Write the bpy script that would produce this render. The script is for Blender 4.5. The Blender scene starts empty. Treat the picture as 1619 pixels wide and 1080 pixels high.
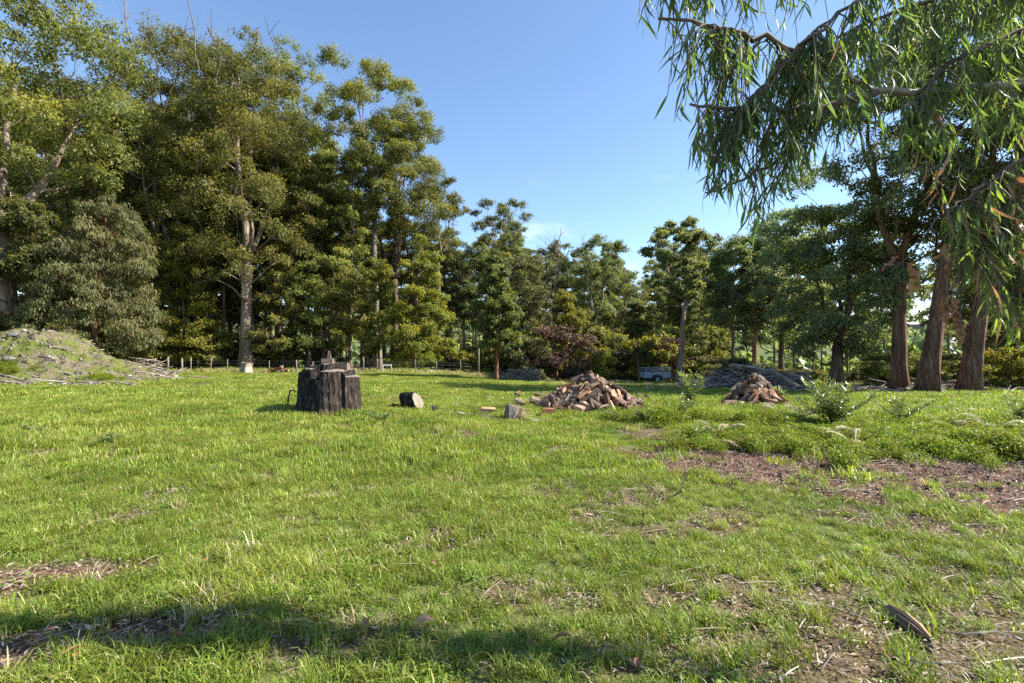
import bpy, math, random
import numpy as np
from math import radians, sin, cos, pi
from mathutils import Vector

random.seed(7)
RNG = np.random.default_rng(11)
SC = bpy.context.scene
COL = SC.collection

# ------------------------------------------------------------------ camera, sky, sun
F = 764.0
cam = bpy.data.cameras.new('camera')
cam.lens = 17.0; cam.sensor_width = 36.0; cam.clip_end = 3000; cam.clip_start = 0.05
cam.shift_y = 10.0 / 1619.0
camo = bpy.data.objects.new('camera', cam); COL.objects.link(camo)
camo.location = (0, 0, 1.6); camo.rotation_euler = (radians(90), 0, 0)
SC.camera = camo

SUN_AZ, SUN_EL = radians(91), radians(40)     # azimuth measured from the view direction (+Y) to the right (+X)
sl = bpy.data.lights.new('sun', 'SUN'); sl.energy = 4.6; sl.angle = radians(0.53); sl.color = (1.0, 0.93, 0.82)
slo = bpy.data.objects.new('sun', sl); COL.objects.link(slo)
sd = Vector((sin(SUN_AZ) * cos(SUN_EL), cos(SUN_AZ) * cos(SUN_EL), sin(SUN_EL)))
slo.rotation_euler = sd.to_track_quat('Z', 'Y').to_euler(); slo.location = (30, 0, 40)

W = bpy.data.worlds.new('World'); SC.world = W; W.use_nodes = True
nt = W.node_tree; nt.nodes.clear()
def nn(nt, t, **kw):
    n = nt.nodes.new(t)
    for k, v in kw.items():
        if k.startswith('i_'):
            n.inputs[k[2:].replace('_', ' ')].default_value = v
        else:
            setattr(n, k, v)
    return n
sky = nn(nt, 'ShaderNodeTexSky', sky_type='NISHITA', sun_disc=False, sun_elevation=SUN_EL, sun_rotation=SUN_AZ,
         altitude=150, air_density=1.0, dust_density=0.25, ozone_density=3.2)
bg = nn(nt, 'ShaderNodeBackground', i_Strength=0.09)
wo = nn(nt, 'ShaderNodeOutputWorld')
tc = nn(nt, 'ShaderNodeTexCoord')
mp = nn(nt, 'ShaderNodeMapping'); mp.inputs['Scale'].default_value = (3.2, 3.2, 9.0); mp.inputs['Location'].default_value = (0.3, 0.15, 0.0)
ns = nn(nt, 'ShaderNodeTexNoise', i_Scale=1.6, i_Detail=7.0, i_Roughness=0.55)
rmp = nn(nt, 'ShaderNodeValToRGB'); rmp.color_ramp.elements[0].position = 0.60; rmp.color_ramp.elements[1].position = 0.78
sep = nn(nt, 'ShaderNodeSeparateXYZ')
el = nn(nt, 'ShaderNodeMapRange'); el.inputs['From Min'].default_value = 0.36; el.inputs['From Max'].default_value = 0.04
mul = nn(nt, 'ShaderNodeMath', operation='MULTIPLY')
mx = nn(nt, 'ShaderNodeMix', data_type='RGBA'); mx.inputs['B'].default_value = (8.0, 8.3, 8.8, 1)
L = nt.links.new
L(tc.outputs['Generated'], mp.inputs['Vector']); L(mp.outputs[0], ns.inputs['Vector']); L(ns.outputs['Fac'], rmp.inputs['Fac'])
L(tc.outputs['Generated'], sep.inputs[0]); L(sep.outputs['Z'], el.inputs['Value'])
L(rmp.outputs['Color'], mul.inputs[0]); L(el.outputs[0], mul.inputs[1]); L(mul.outputs[0], mx.inputs['Factor'])
L(sky.outputs[0], mx.inputs['A']); L(mx.outputs['Result'], bg.inputs['Color']); L(bg.outputs[0], wo.inputs['Surface'])

SC.view_settings.view_transform = 'Standard'; SC.view_settings.look = 'None'
SC.view_settings.gamma = 1.0; SC.view_settings.use_curve_mapping = False
SC.view_settings.exposure = 1.62
SC.render.engine = 'CYCLES'
SC.cycles.max_bounces = 10; SC.cycles.transmission_bounces = 6; SC.cycles.diffuse_bounces = 8
SC.cycles.use_denoising = False

# ------------------------------------------------------------------ helpers
def sstep(a, b, x):
    t = np.clip((x - a) / (b - a), 0, 1); return t * t * (3 - 2 * t)
def vnoise(x, y, seed=0):
    x = np.asarray(x, float); y = np.asarray(y, float)
    xi = np.floor(x).astype(np.int64); yi = np.floor(y).astype(np.int64); xf = x - xi; yf = y - yi
    def h(a, b):
        n = (a * 374761393 + b * 668265263 + seed * 974634777) & 0x7fffffff
        n = ((n ^ (n >> 13)) * 1274126177) & 0x7fffffff
        return ((n ^ (n >> 16)) & 0xffff) / 65535.0
    u = xf * xf * (3 - 2 * xf); v = yf * yf * (3 - 2 * yf)
    return (h(xi, yi) * (1 - u) + h(xi + 1, yi) * u) * (1 - v) + (h(xi, yi + 1) * (1 - u) + h(xi + 1, yi + 1) * u) * v
def fbm(x, y, seed=0, o=4):
    s = 0; a = .5; t = 0
    for i in range(o):
        s = s + a * vnoise(x * 2 ** i + 17.3 * i, y * 2 ** i - 9.1 * i, seed + i); t += a; a *= .5
    return s / t

def zg(X, Y):
    X = np.asarray(X, float); Y = np.asarray(Y, float)
    s = .015 + .032 * sstep(-9, 6, X)
    z = -np.maximum(Y - 13, 0) * s
    far = np.maximum(Y - 48, 0)
    z = np.where(Y > 48, -(48 - 13) * s - 22 * sstep(0, 120, far) * (0.35 + .65 * sstep(-20, 10, X)), z)
    z = z + (fbm(X * .22 + 50, Y * .22, 3, 3) - .5) * .22 * sstep(1.5, 7, np.hypot(X, Y)) + (fbm(X * 1.3, Y * 1.3, 5, 3) - .5) * .07
    z = z + 95 * sstep(180, 620, Y + .10 * X) * (.55 + .9 * fbm(X * .006 + 3, Y * .004, 8, 4)) * (0.50 + .12 * sstep(0, 300, X))
    return z
def gx(px, Y): return (px - 809.5) / F * Y
def gp(px, Y, dz=0.0):
    x = gx(px, Y); return (float(x), float(Y), float(zg(x, Y)) + dz)
def g0(px, py):          # ground point seen at a pixel
    Y = 2.0
    for _ in range(60):
        x = gx(px, Y); Y = .5 * Y + .5 * (1.6 - float(zg(x, Y))) * F / max(py - 550.0, 4)
    return float(gx(px, Y)), float(Y)
def P3(px, py, Y):
    return np.array([gx(px, Y), Y, 1.6 + (550 - py) / F * Y])

class Acc:
    def __init__(s): s.v = []; s.f4 = []; s.f3 = []; s.m4 = []; s.m3 = []; s.t4 = []; s.t3 = []; s.n = 0
    def add(s, V, Q=None, T=None, mat=0, tint=None, tintT=None):
        V = np.asarray(V, float).reshape(-1, 3)
        if Q is not None and len(Q):
            Q = np.asarray(Q, int).reshape(-1, 4); s.f4.append(Q + s.n); s.m4.append(np.full(len(Q), mat))
            s.t4.append(np.broadcast_to(0.5 if tint is None else tint, (len(Q),)))
        if T is not None and len(T):
            T = np.asarray(T, int).reshape(-1, 3); s.f3.append(T + s.n); s.m3.append(np.full(len(T), mat))
            s.t3.append(np.broadcast_to(0.5 if tintT is None else tintT, (len(T),)))
        s.v.append(V); s.n += len(V)
    def mesh(s, name, mats, smooth=True):
        V = np.concatenate(s.v); me = bpy.data.meshes.new(name)
        Q = np.concatenate(s.f4) if s.f4 else np.zeros((0, 4), int); T = np.concatenate(s.f3) if s.f3 else np.zeros((0, 3), int)
        me.vertices.add(len(V)); me.vertices.foreach_set('co', V.astype(np.float32).ravel())
        nq, nt3 = len(Q), len(T)
        me.loops.add(nq * 4 + nt3 * 3); me.loops.foreach_set('vertex_index', np.concatenate([Q.ravel(), T.ravel()]).astype(np.int32))
        me.polygons.add(nq + nt3)
        me.polygons.foreach_set('loop_start', np.concatenate([np.arange(nq) * 4, nq * 4 + np.arange(nt3) * 3]).astype(np.int32))
        mi = np.concatenate([np.concatenate(s.m4) if s.m4 else [], np.concatenate(s.m3) if s.m3 else []]).astype(np.int32)
        ti = np.concatenate([np.concatenate(s.t4) if s.t4 else [], np.concatenate(s.t3) if s.t3 else []]).astype(np.float32)
        for m in mats: me.materials.append(m)
        me.polygons.foreach_set('material_index', mi)
        me.polygons.foreach_set('use_smooth', np.full(nq + nt3, smooth))
        a = me.attributes.new('tint', 'FLOAT', 'FACE'); a.data.foreach_set('value', ti)
        me.update(calc_edges=True); me.validate()
        return me

def tube(acc, pts, rad, n=6, mat=0, cap=True, rough=0.0, tint=None, flute=None):
    pts = np.asarray(pts, float); rad = np.asarray(rad, float); k = len(pts)
    tg = np.gradient(pts, axis=0); tg /= np.linalg.norm(tg, axis=1)[:, None] + 1e-9
    ref = np.array([0, 0, 1.]) if abs(tg[:, 2]).mean() < .7 else np.array([1., 0, 0])
    u = np.cross(tg, ref); u /= np.linalg.norm(u, axis=1)[:, None] + 1e-9; w = np.cross(tg, u)
    a = np.arange(n) * 2 * pi / n
    r = rad[:, None] * np.ones(n)[None]
    if rough: r = r * (1 + rough * (RNG.random((k, n)) - .5))
    if flute is not None: r = r * flute(np.arange(k)[:, None], a[None])
    V = pts[:, None] + r[..., None] * (np.cos(a)[None, :, None] * u[:, None] + np.sin(a)[None, :, None] * w[:, None])
    i = np.arange(k - 1)[:, None] * n; j = np.arange(n)[None]; j2 = (j + 1) % n
    Q = np.stack([i + j, i + j2, i + n + j2, i + n + j], -1).reshape(-1, 4)
    V = V.reshape(-1, 3); T = None
    if cap:
        V = np.concatenate([V, pts[:1], pts[-1:]]); jj = np.arange(n); j3 = (jj + 1) % n
        T = np.concatenate([np.stack([j3, jj, np.full(n, k * n)], -1), np.stack([(k - 1) * n + jj, (k - 1) * n + j3, np.full(n, k * n + 1)], -1)])
    acc.add(V, Q, T, mat, tint, tint)

def box(acc, c, s, mat=0, rz=0.0, rx=0.0, jit=0.0, tint=None):
    V = np.array([[x, y, z] for x in (-.5, .5) for y in (-.5, .5) for z in (-.5, .5)]) * np.asarray(s)
    if jit: V = V + (RNG.random((8, 3)) - .5) * jit
    cx, sx = cos(rx), sin(rx); V = V @ np.array([[1, 0, 0], [0, cx, sx], [0, -sx, cx]])
    cz, sz = cos(rz), sin(rz); V = V @ np.array([[cz, sz, 0], [-sz, cz, 0], [0, 0, 1]])
    acc.add(V + np.asarray(c), [[0, 1, 3, 2], [4, 6, 7, 5], [0, 4, 5, 1], [2, 3, 7, 6], [0, 2, 6, 4], [1, 5, 7, 3]], None, mat, tint)

def rot_from(axis):       # not needed for leaves; random unit vectors
    pass
def runit(n):
    v = RNG.normal(size=(n, 3)); return v / np.linalg.norm(v, axis=1)[:, None]

def leaves(acc, pos, axis, nrm, Ln, Wd, mat=0, tint=None):
    """one diamond-shaped folded leaf per point"""
    axis = axis / (np.linalg.norm(axis, axis=1)[:, None] + 1e-9)
    side = np.cross(axis, nrm); side /= np.linalg.norm(side, axis=1)[:, None] + 1e-9
    n = len(pos); Ln = np.broadcast_to(Ln, (n,))[:, None]; Wd = np.broadcast_to(Wd, (n,))[:, None]
    up = np.cross(side, axis)
    a = pos; m = pos + axis * Ln * .45; b = pos + axis * Ln
    V = np.stack([a, m + side * Wd * .5 + up * Wd * .18, b, m - side * Wd * .5 + up * Wd * .18], 1).reshape(-1, 3)
    acc.add(V, np.arange(n * 4).reshape(n, 4), None, mat, tint)

def thing(name, label, cat, loc=(0, 0, 0), group=None, rz=0.0, kind=None):
    o = bpy.data.objects.new(name, None); COL.objects.link(o); o.location = loc; o.rotation_euler = (0, 0, rz)
    o.empty_display_size = .2
    o['label'] = label; o['category'] = cat
    if group: o['group'] = group
    return o
def obj(name, me, parent=None, loc=(0, 0, 0), rot=(0, 0, 0), scale=None):
    o = bpy.data.objects.new(name, me); COL.objects.link(o)
    o.parent = parent; o.location = loc; o.rotation_euler = rot
    if scale: o.scale = scale
    return o
def tag(o, label, cat, group=None):
    o['label'] = label; o['category'] = cat
    if group: o['group'] = group
    return o
def dup(root, loc, rz=0.0, s=1.0, label=None, group=None):
    r = root.copy(); COL.objects.link(r); r.location = loc; r.rotation_euler = (0, 0, rz); r.scale = (s, s, s)
    if label: r['label'] = label
    if group: r['group'] = group
    for ch in list(root.children):
        c = ch.copy(); COL.objects.link(c); c.parent = r
        for g in list(ch.children):
            d = g.copy(); COL.objects.link(d); d.parent = c
    return r

# ------------------------------------------------------------------ materials
def newmat(name):
    m = bpy.data.materials.new(name); m.use_nodes = True; m.node_tree.nodes.clear(); return m, m.node_tree
def ramp(nt, stops):
    r = nn(nt, 'ShaderNodeValToRGB'); e = r.color_ramp.elements
    while len(e) > 1: e.remove(e[-1])
    e[0].position = stops[0][0]; e[0].color = (*stops[0][1], 1)
    for p, c in stops[1:]:
        q = e.new(p); q.color = (*c, 1)
    return r
def leafmat(name, stops, transl=.46, rough=.5, spec=.35, tcol=(1.4, 1.45, .7), objvar=.12, world=0.0, gain=1.3):
    m, nt = newmat(name); L = nt.links.new; stops = [(p, tuple(x * gain for x in c)) for p, c in stops]
    at = nn(nt, 'ShaderNodeAttribute', attribute_name='tint'); r = ramp(nt, stops)
    oi = nn(nt, 'ShaderNodeObjectInfo')
    if world:
        ge = nn(nt, 'ShaderNodeNewGeometry'); no = nn(nt, 'ShaderNodeTexNoise', i_Scale=world, i_Detail=5.0, i_Roughness=.62)
        L(ge.outputs['Position'], no.inputs['Vector'])
        ad = nn(nt, 'ShaderNodeMath', operation='MULTIPLY_ADD'); L(no.outputs['Fac'], ad.inputs[0]); ad.inputs[1].default_value = 1.3
        sb = nn(nt, 'ShaderNodeMath', operation='SUBTRACT'); L(at.outputs['Fac'], sb.inputs[0]); sb.inputs[1].default_value = .66
        L(sb.outputs[0], ad.inputs[2]); L(ad.outputs[0], r.inputs['Fac'])
    else:
        L(at.outputs['Fac'], r.inputs['Fac'])
    hs = nn(nt, 'ShaderNodeHueSaturation')
    mr = nn(nt, 'ShaderNodeMapRange'); mr.inputs['To Min'].default_value = 1 - objvar * 1.6; mr.inputs['To Max'].default_value = 1 + objvar * 1.6
    mh = nn(nt, 'ShaderNodeMapRange'); mh.inputs['To Min'].default_value = .5 - objvar * .12; mh.inputs['To Max'].default_value = .5 + objvar * .14
    L(oi.outputs['Random'], mr.inputs['Value']); L(mr.outputs[0], hs.inputs['Value'])
    L(oi.outputs['Random'], mh.inputs['Value']); L(mh.outputs[0], hs.inputs['Hue']); L(r.outputs[0], hs.inputs['Color'])
    pb = nn(nt, 'ShaderNodeBsdfPrincipled', i_Roughness=rough); pb.inputs['Specular IOR Level'].default_value = spec
    L(hs.outputs[0], pb.inputs['Base Color'])
    tr = nn(nt, 'ShaderNodeBsdfTranslucent'); tm = nn(nt, 'ShaderNodeMix', data_type='RGBA', blend_type='MULTIPLY'); tm.inputs['Factor'].default_value = 1
    tm.inputs['B'].default_value = (*tcol, 1); L(hs.outputs[0], tm.inputs['A']); L(tm.outputs['Result'], tr.inputs['Color'])
    ms = nn(nt, 'ShaderNodeMixShader', i_Fac=transl); L(pb.outputs[0], ms.inputs[1]); L(tr.outputs[0], ms.inputs[2])
    o = nn(nt, 'ShaderNodeOutputMaterial'); L(ms.outputs[0], o.inputs['Surface'])
    return m
def barkmat(name, c1, c2, c3, zs=.18, scale=6.0, bump=.6, rough=.9):
    m, nt = newmat(name); L = nt.links.new
    t = nn(nt, 'ShaderNodeTexCoord'); mp = nn(nt, 'ShaderNodeMapping'); mp.inputs['Scale'].default_value = (1, 1, zs)
    L(t.outputs['Object'], mp.inputs['Vector'])
    n1 = nn(nt, 'ShaderNodeTexNoise', i_Scale=scale, i_Detail=6.0, i_Roughness=.65); L(mp.outputs[0], n1.inputs['Vector'])
    n2 = nn(nt, 'ShaderNodeTexNoise', i_Scale=.7, i_Detail=3.0); L(t.outputs['Object'], n2.inputs['Vector'])
    r = ramp(nt, [(.3, c1), (.52, c2), (.7, c3)]); L(n1.outputs['Fac'], r.inputs['Fac'])
    r2 = ramp(nt, [(.35, (.62, .6, .58)), (.65, (1.2, 1.15, 1.08))]); L(n2.outputs['Fac'], r2.inputs['Fac'])
    mm = nn(nt, 'ShaderNodeMix', data_type='RGBA', blend_type='MULTIPLY'); mm.inputs['Factor'].default_value = .8
    L(r.outputs[0], mm.inputs['A']); L(r2.outputs[0], mm.inputs['B'])
    pb = nn(nt, 'ShaderNodeBsdfPrincipled', i_Roughness=rough); pb.inputs['Specular IOR Level'].default_value = .2
    L(mm.outputs['Result'], pb.inputs['Base Color'])
    b = nn(nt, 'ShaderNodeBump', i_Strength=bump, i_Distance=.05); L(n1.outputs['Fac'], b.inputs['Height']); L(b.outputs[0], pb.inputs['Normal'])
    o = nn(nt, 'ShaderNodeOutputMaterial'); L(pb.outputs[0], o.inputs['Surface'])
    return m
def woodmat(name, stops, sx=.25, scale=14, var=.35, rough=.75):
    m, nt = newmat(name); L = nt.links.new
    t = nn(nt, 'ShaderNodeTexCoord'); mp = nn(nt, 'ShaderNodeMapping'); mp.inputs['Scale'].default_value = (sx, 1, 1)
    L(t.outputs['Object'], mp.inputs['Vector'])
    oi = nn(nt, 'ShaderNodeObjectInfo')
    n1 = nn(nt, 'ShaderNodeTexNoise', noise_dimensions='4D', i_Scale=scale, i_Detail=5.0); L(mp.outputs[0], n1.inputs['Vector'])
    w = nn(nt, 'ShaderNodeMath', operation='MULTIPLY'); w.inputs[1].default_value = 37.0; L(oi.outputs['Random'], w.inputs[0]); L(w.outputs[0], n1.inputs['W'])
    a = nn(nt, 'ShaderNodeMath', operation='MULTIPLY_ADD'); L(oi.outputs['Random'], a.inputs[0]); a.inputs[1].default_value = var * 2; a.inputs[2].default_value = -var
    at = nn(nt, 'ShaderNodeAttribute', attribute_name='tint')
    a3 = nn(nt, 'ShaderNodeMath', operation='ADD'); L(at.outputs['Fac'], a3.inputs[0]); a3.inputs[1].default_value = -.5
    a2 = nn(nt, 'ShaderNodeMath', operation='ADD'); L(a.outputs[0], a2.inputs[0]); L(n1.outputs['Fac'], a2.inputs[1])
    a4 = nn(nt, 'ShaderNodeMath', operation='ADD'); L(a2.outputs[0], a4.inputs[0]); L(a3.outputs[0], a4.inputs[1])
    r = ramp(nt, stops); L(a4.outputs[0], r.inputs['Fac'])
    pb = nn(nt, 'ShaderNodeBsdfPrincipled', i_Roughness=rough); pb.inputs['Specular IOR Level'].default_value = .25; L(r.outputs[0], pb.inputs['Base Color'])
    b = nn(nt, 'ShaderNodeBump', i_Strength=.5, i_Distance=.015); L(n1.outputs['Fac'], b.inputs['Height']); L(b.outputs[0], pb.inputs['Normal'])
    o = nn(nt, 'ShaderNodeOutputMaterial'); L(pb.outputs[0], o.inputs['Surface'])
    return m
def plain(name, c, rough=.6, metal=0.0, var=.25, scale=8.0):
    m, nt = newmat(name); L = nt.links.new
    t = nn(nt, 'ShaderNodeTexCoord'); n1 = nn(nt, 'ShaderNodeTexNoise', i_Scale=scale, i_Detail=5.0); L(t.outputs['Object'], n1.inputs['Vector'])
    r = ramp(nt, [(.3, tuple(x * (1 - var) for x in c)), (.7, tuple(min(1, x * (1 + var)) for x in c))]); L(n1.outputs['Fac'], r.inputs['Fac'])
    pb = nn(nt, 'ShaderNodeBsdfPrincipled', i_Roughness=rough, i_Metallic=metal); L(r.outputs[0], pb.inputs['Base Color'])
    o = nn(nt, 'ShaderNodeOutputMaterial'); L(pb.outputs[0], o.inputs['Surface']); return m

M = {}
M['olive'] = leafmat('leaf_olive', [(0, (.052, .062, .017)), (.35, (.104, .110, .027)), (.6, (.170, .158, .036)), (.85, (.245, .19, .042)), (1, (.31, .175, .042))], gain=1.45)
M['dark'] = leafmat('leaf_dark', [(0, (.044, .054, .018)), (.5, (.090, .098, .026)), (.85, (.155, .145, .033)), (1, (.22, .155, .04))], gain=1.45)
M['grey'] = leafmat('leaf_grey_olive', [(0, (.056, .066, .028)), (.4, (.105, .115, .042)), (.75, (.165, .165, .055)), (1, (.25, .18, .06))], transl=.5, spec=.45, gain=1.4)
M['blue'] = leafmat('leaf_blue', [(0, (.050, .066, .036)), (.5, (.094, .112, .054)), (.85, (.145, .158, .054)), (1, (.19, .17, .05))], transl=.5, rough=.42, spec=.5, tcol=(1.5, 1.55, .7), gain=1.75)
M['lime'] = leafmat('leaf_lime', [(0, (.070, .080, .013)), (.4, (.140, .138, .019)), (.75, (.225, .185, .024)), (1, (.36, .16, .03))])
M['tan'] = leafmat('leaf_tan', [(0, (.055, .060, .024)), (.4, (.105, .105, .040)), (.8, (.175, .155, .065)), (1, (.26, .19, .075))], rough=.5)
M['dead'] = leafmat('leaf_dead', [(0, (.06, .04, .028)), (.5, (.125, .082, .058)), (.9, (.19, .125, .08)), (1, (.24, .09, .05))], transl=.2, gain=1.0, tcol=(1.2, 1, .8), rough=.7, spec=.2)
M['scrub'] = leafmat('leaf_scrub', [(0, (.05, .055, .03)), (.5, (.10, .10, .05)), (1, (.18, .16, .09))], rough=.6)
M['hang'] = leafmat('leaf_hanging', [(0, (.048, .068, .034)), (.5, (.074, .100, .046)), (.85, (.12, .145, .05)), (1, (.24, .21, .05))], transl=.5, gain=1.65, rough=.45, spec=.38, tcol=(1.8, 2.1, .6), objvar=.05)
M['curl'] = leafmat('leaf_curled', [(0, (.16, .075, .04)), (.5, (.24, .13, .075)), (1, (.33, .2, .12))], transl=.3, rough=.55, spec=.4, tcol=(1.5, 1.1, .6))
M['grass'] = leafmat('grass_blade', [(0, (.060, .085, .014)), (.35, (.118, .152, .020)), (.62, (.182, .210, .029)), (.86, (.26, .245, .048)), (.9, (.36, .31, .15)), (1, (.46, .38, .22))], transl=.38, rough=.45, spec=.35, tcol=(1.35, 1.5, .45), objvar=.15, world=.7, gain=1.42)
M['clover'] = leafmat('clover_leaf', [(0, (.060, .094, .015)), (.5, (.112, .155, .022)), (1, (.17, .21, .034))], transl=.3, rough=.45, tcol=(1.4, 1.5, .45), objvar=.15)
M['herb'] = leafmat('herb_leaf', [(0, (.070, .105, .013)), (.5, (.135, .165, .017)), (1, (.21, .215, .028))], transl=.4, rough=.5, tcol=(1.5, 1.6, .4), objvar=.15)
M['straw'] = leafmat('dry_straw', [(0, (.20, .15, .08)), (.5, (.34, .27, .16)), (1, (.5, .43, .3))], transl=.25, rough=.7, spec=.2, tcol=(1.2, 1.1, .8))
M['weed'] = leafmat('weed_leaf', [(0, (.06, .085, .038)), (.5, (.11, .145, .06)), (1, (.19, .21, .07))], transl=.35, rough=.32, spec=.6, tcol=(1.7, 1.8, .4), objvar=.1)
M['fern'] = leafmat('fern_frond', [(0, (.10, .12, .05)), (.4, (.24, .22, .13)), (1, (.48, .43, .33))], transl=.35, rough=.45, spec=.5, tcol=(1.2, 1.2, .8))
M['litter'] = leafmat('leaf_litter', [(0, (.07, .045, .03)), (.4, (.17, .115, .075)), (.7, (.24, .185, .135)), (1, (.38, .33, .27))], transl=.12, rough=.55, spec=.4, tcol=(1.2, 1, .8))
M['bark'] = barkmat('bark_brown', (.045, .03, .022), (.115, .08, .058), (.22, .165, .125))
M['barkgrey'] = barkmat('bark_grey', (.09, .078, .065), (.19, .165, .14), (.33, .29, .25), zs=.1)
M['barkpale'] = barkmat('bark_pale', (.10, .075, .055), (.20, .16, .125), (.33, .275, .22), zs=.12, scale=4)
M['barkred'] = barkmat('bark_red', (.10, .045, .025), (.21, .10, .06), (.33, .19, .12))
M['barkbig'] = barkmat('bark_fibrous', (.032, .019, .012), (.15, .088, .056), (.30, .19, .13), zs=.055, scale=13, bump=1.0)
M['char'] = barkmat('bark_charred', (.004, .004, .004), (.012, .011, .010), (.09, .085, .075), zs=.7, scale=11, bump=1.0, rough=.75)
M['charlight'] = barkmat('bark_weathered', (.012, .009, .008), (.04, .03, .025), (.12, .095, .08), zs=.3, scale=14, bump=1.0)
M['wood'] = woodmat('split_wood', [(.12, (.08, .036, .02)), (.35, (.21, .095, .046)), (.52, (.33, .175, .095)), (.75, (.43, .29, .185)), (1, (.48, .36, .25))])
M['woodcut'] = woodmat('sawn_wood', [(.2, (.09, .068, .045)), (.5, (.165, .135, .098)), (.8, (.24, .205, .16))], sx=1, scale=9, var=.15)
M['woodgrey'] = woodmat('weathered_wood', [(.2, (.12, .10, .085)), (.5, (.23, .20, .17)), (.8, (.40, .36, .31))], var=.25)
M['stumpcut'] = woodmat('stump_cut_wood', [(.2, (.07, .05, .04)), (.5, (.15, .115, .09)), (.8, (.27, .22, .18))], sx=1, scale=9, var=.1)
M['logbark'] = woodmat('log_bark', [(.2, (.035, .024, .018)), (.5, (.11, .075, .055)), (.8, (.22, .165, .13))], scale=18, var=.2)
M['oldwood'] = woodmat('old_split_wood', [(.2, (.05, .036, .027)), (.45, (.14, .098, .066)), (.65, (.23, .165, .11)), (.85, (.33, .25, .17))], scale=20, var=.05)
M['stick'] = woodmat('dry_sticks', [(.1, (.05, .04, .035)), (.5, (.15, .125, .105)), (.9, (.34, .30, .26))], var=.15)
M['twig'] = plain('twig_bark', (.10, .07, .05), .8)
M['paletwig'] = plain('pale_bark', (.21, .175, .13), .65, var=.35, scale=5)
M['post'] = plain('fence_post_wood', (.19, .165, .125), .85)
M['wire'] = plain('wire', (.18, .18, .18), .45, .7)
M['rust'] = plain('rusty_steel', (.075, .045, .03), .7, .3)
M['brass'] = plain('tarnished_brass', (.12, .085, .04), .45, .8)
M['steel'] = plain('skylight_tinted_steel', (.27, .34, .42), .5)  # pale metal with the blue of sky-lit shade put into the colour
M['rubber'] = plain('tyre_rubber', (.02, .02, .02), .8)
M['white'] = plain('white_paint', (.36, .34, .31), .7, var=.3, scale=4)
M['palebark'] = barkmat('stained_pale_bark', (.10, .085, .07), (.30, .27, .23), (.50, .47, .42), zs=.4, scale=5)
M['rock'] = plain('rock', (.11, .10, .085), .9, var=.5, scale=5)
M['roof'] = plain('pale_roof', (.75, .75, .75), .5, var=.05)

def groundmat():
    m, nt = newmat('ground_soil'); L = nt.links.new
    at = nn(nt, 'ShaderNodeAttribute', attribute_name='bare'); ar = nn(nt, 'ShaderNodeAttribute', attribute_name='red')
    ge = nn(nt, 'ShaderNodeNewGeometry')
    n1 = nn(nt, 'ShaderNodeTexNoise', i_Scale=1.1, i_Detail=5.0); n2 = nn(nt, 'ShaderNodeTexNoise', i_Scale=38.0, i_Detail=4.0); n3 = nn(nt, 'ShaderNodeTexNoise', i_Scale=6.0, i_Detail=6.0)
    for n in (n1, n2, n3): L(ge.outputs['Position'], n.inputs['Vector'])
    gr = ramp(nt, [(.3, (.055, .075, .02)), (.5, (.085, .11, .026)), (.7, (.13, .135, .045))]); L(n3.outputs['Fac'], gr.inputs['Fac'])
    so = ramp(nt, [(.3, (.05, .024, .015)), (.5, (.098, .048, .030)), (.72, (.17, .10, .066))]); L(n2.outputs['Fac'], so.inputs['Fac'])
    ta = ramp(nt, [(.3, (.07, .055, .03)), (.5, (.12, .092, .052)), (.72, (.19, .155, .10))]); L(n2.outputs['Fac'], ta.inputs['Fac'])
    ms = nn(nt, 'ShaderNodeMix', data_type='RGBA'); L(ar.outputs['Fac'], ms.inputs['Factor']); L(ta.outputs[0], ms.inputs['A']); L(so.outputs[0], ms.inputs['B'])
    mg = nn(nt, 'ShaderNodeMix', data_type='RGBA'); L(at.outputs['Fac'], mg.inputs['Factor']); L(gr.outputs[0], mg.inputs['A']); L(ms.outputs['Result'], mg.inputs['B'])
    pb = nn(nt, 'ShaderNodeBsdfPrincipled', i_Roughness=.95); pb.inputs['Specular IOR Level'].default_value = .15; L(mg.outputs['Result'], pb.inputs['Base Color'])
    b = nn(nt, 'ShaderNodeBump', i_Strength=.7, i_Distance=.03); L(n2.outputs['Fac'], b.inputs['Height']); L(b.outputs[0], pb.inputs['Normal'])
    o = nn(nt, 'ShaderNodeOutputMaterial'); L(pb.outputs[0], o.inputs['Surface']); return m
M['ground'] = groundmat()

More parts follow.
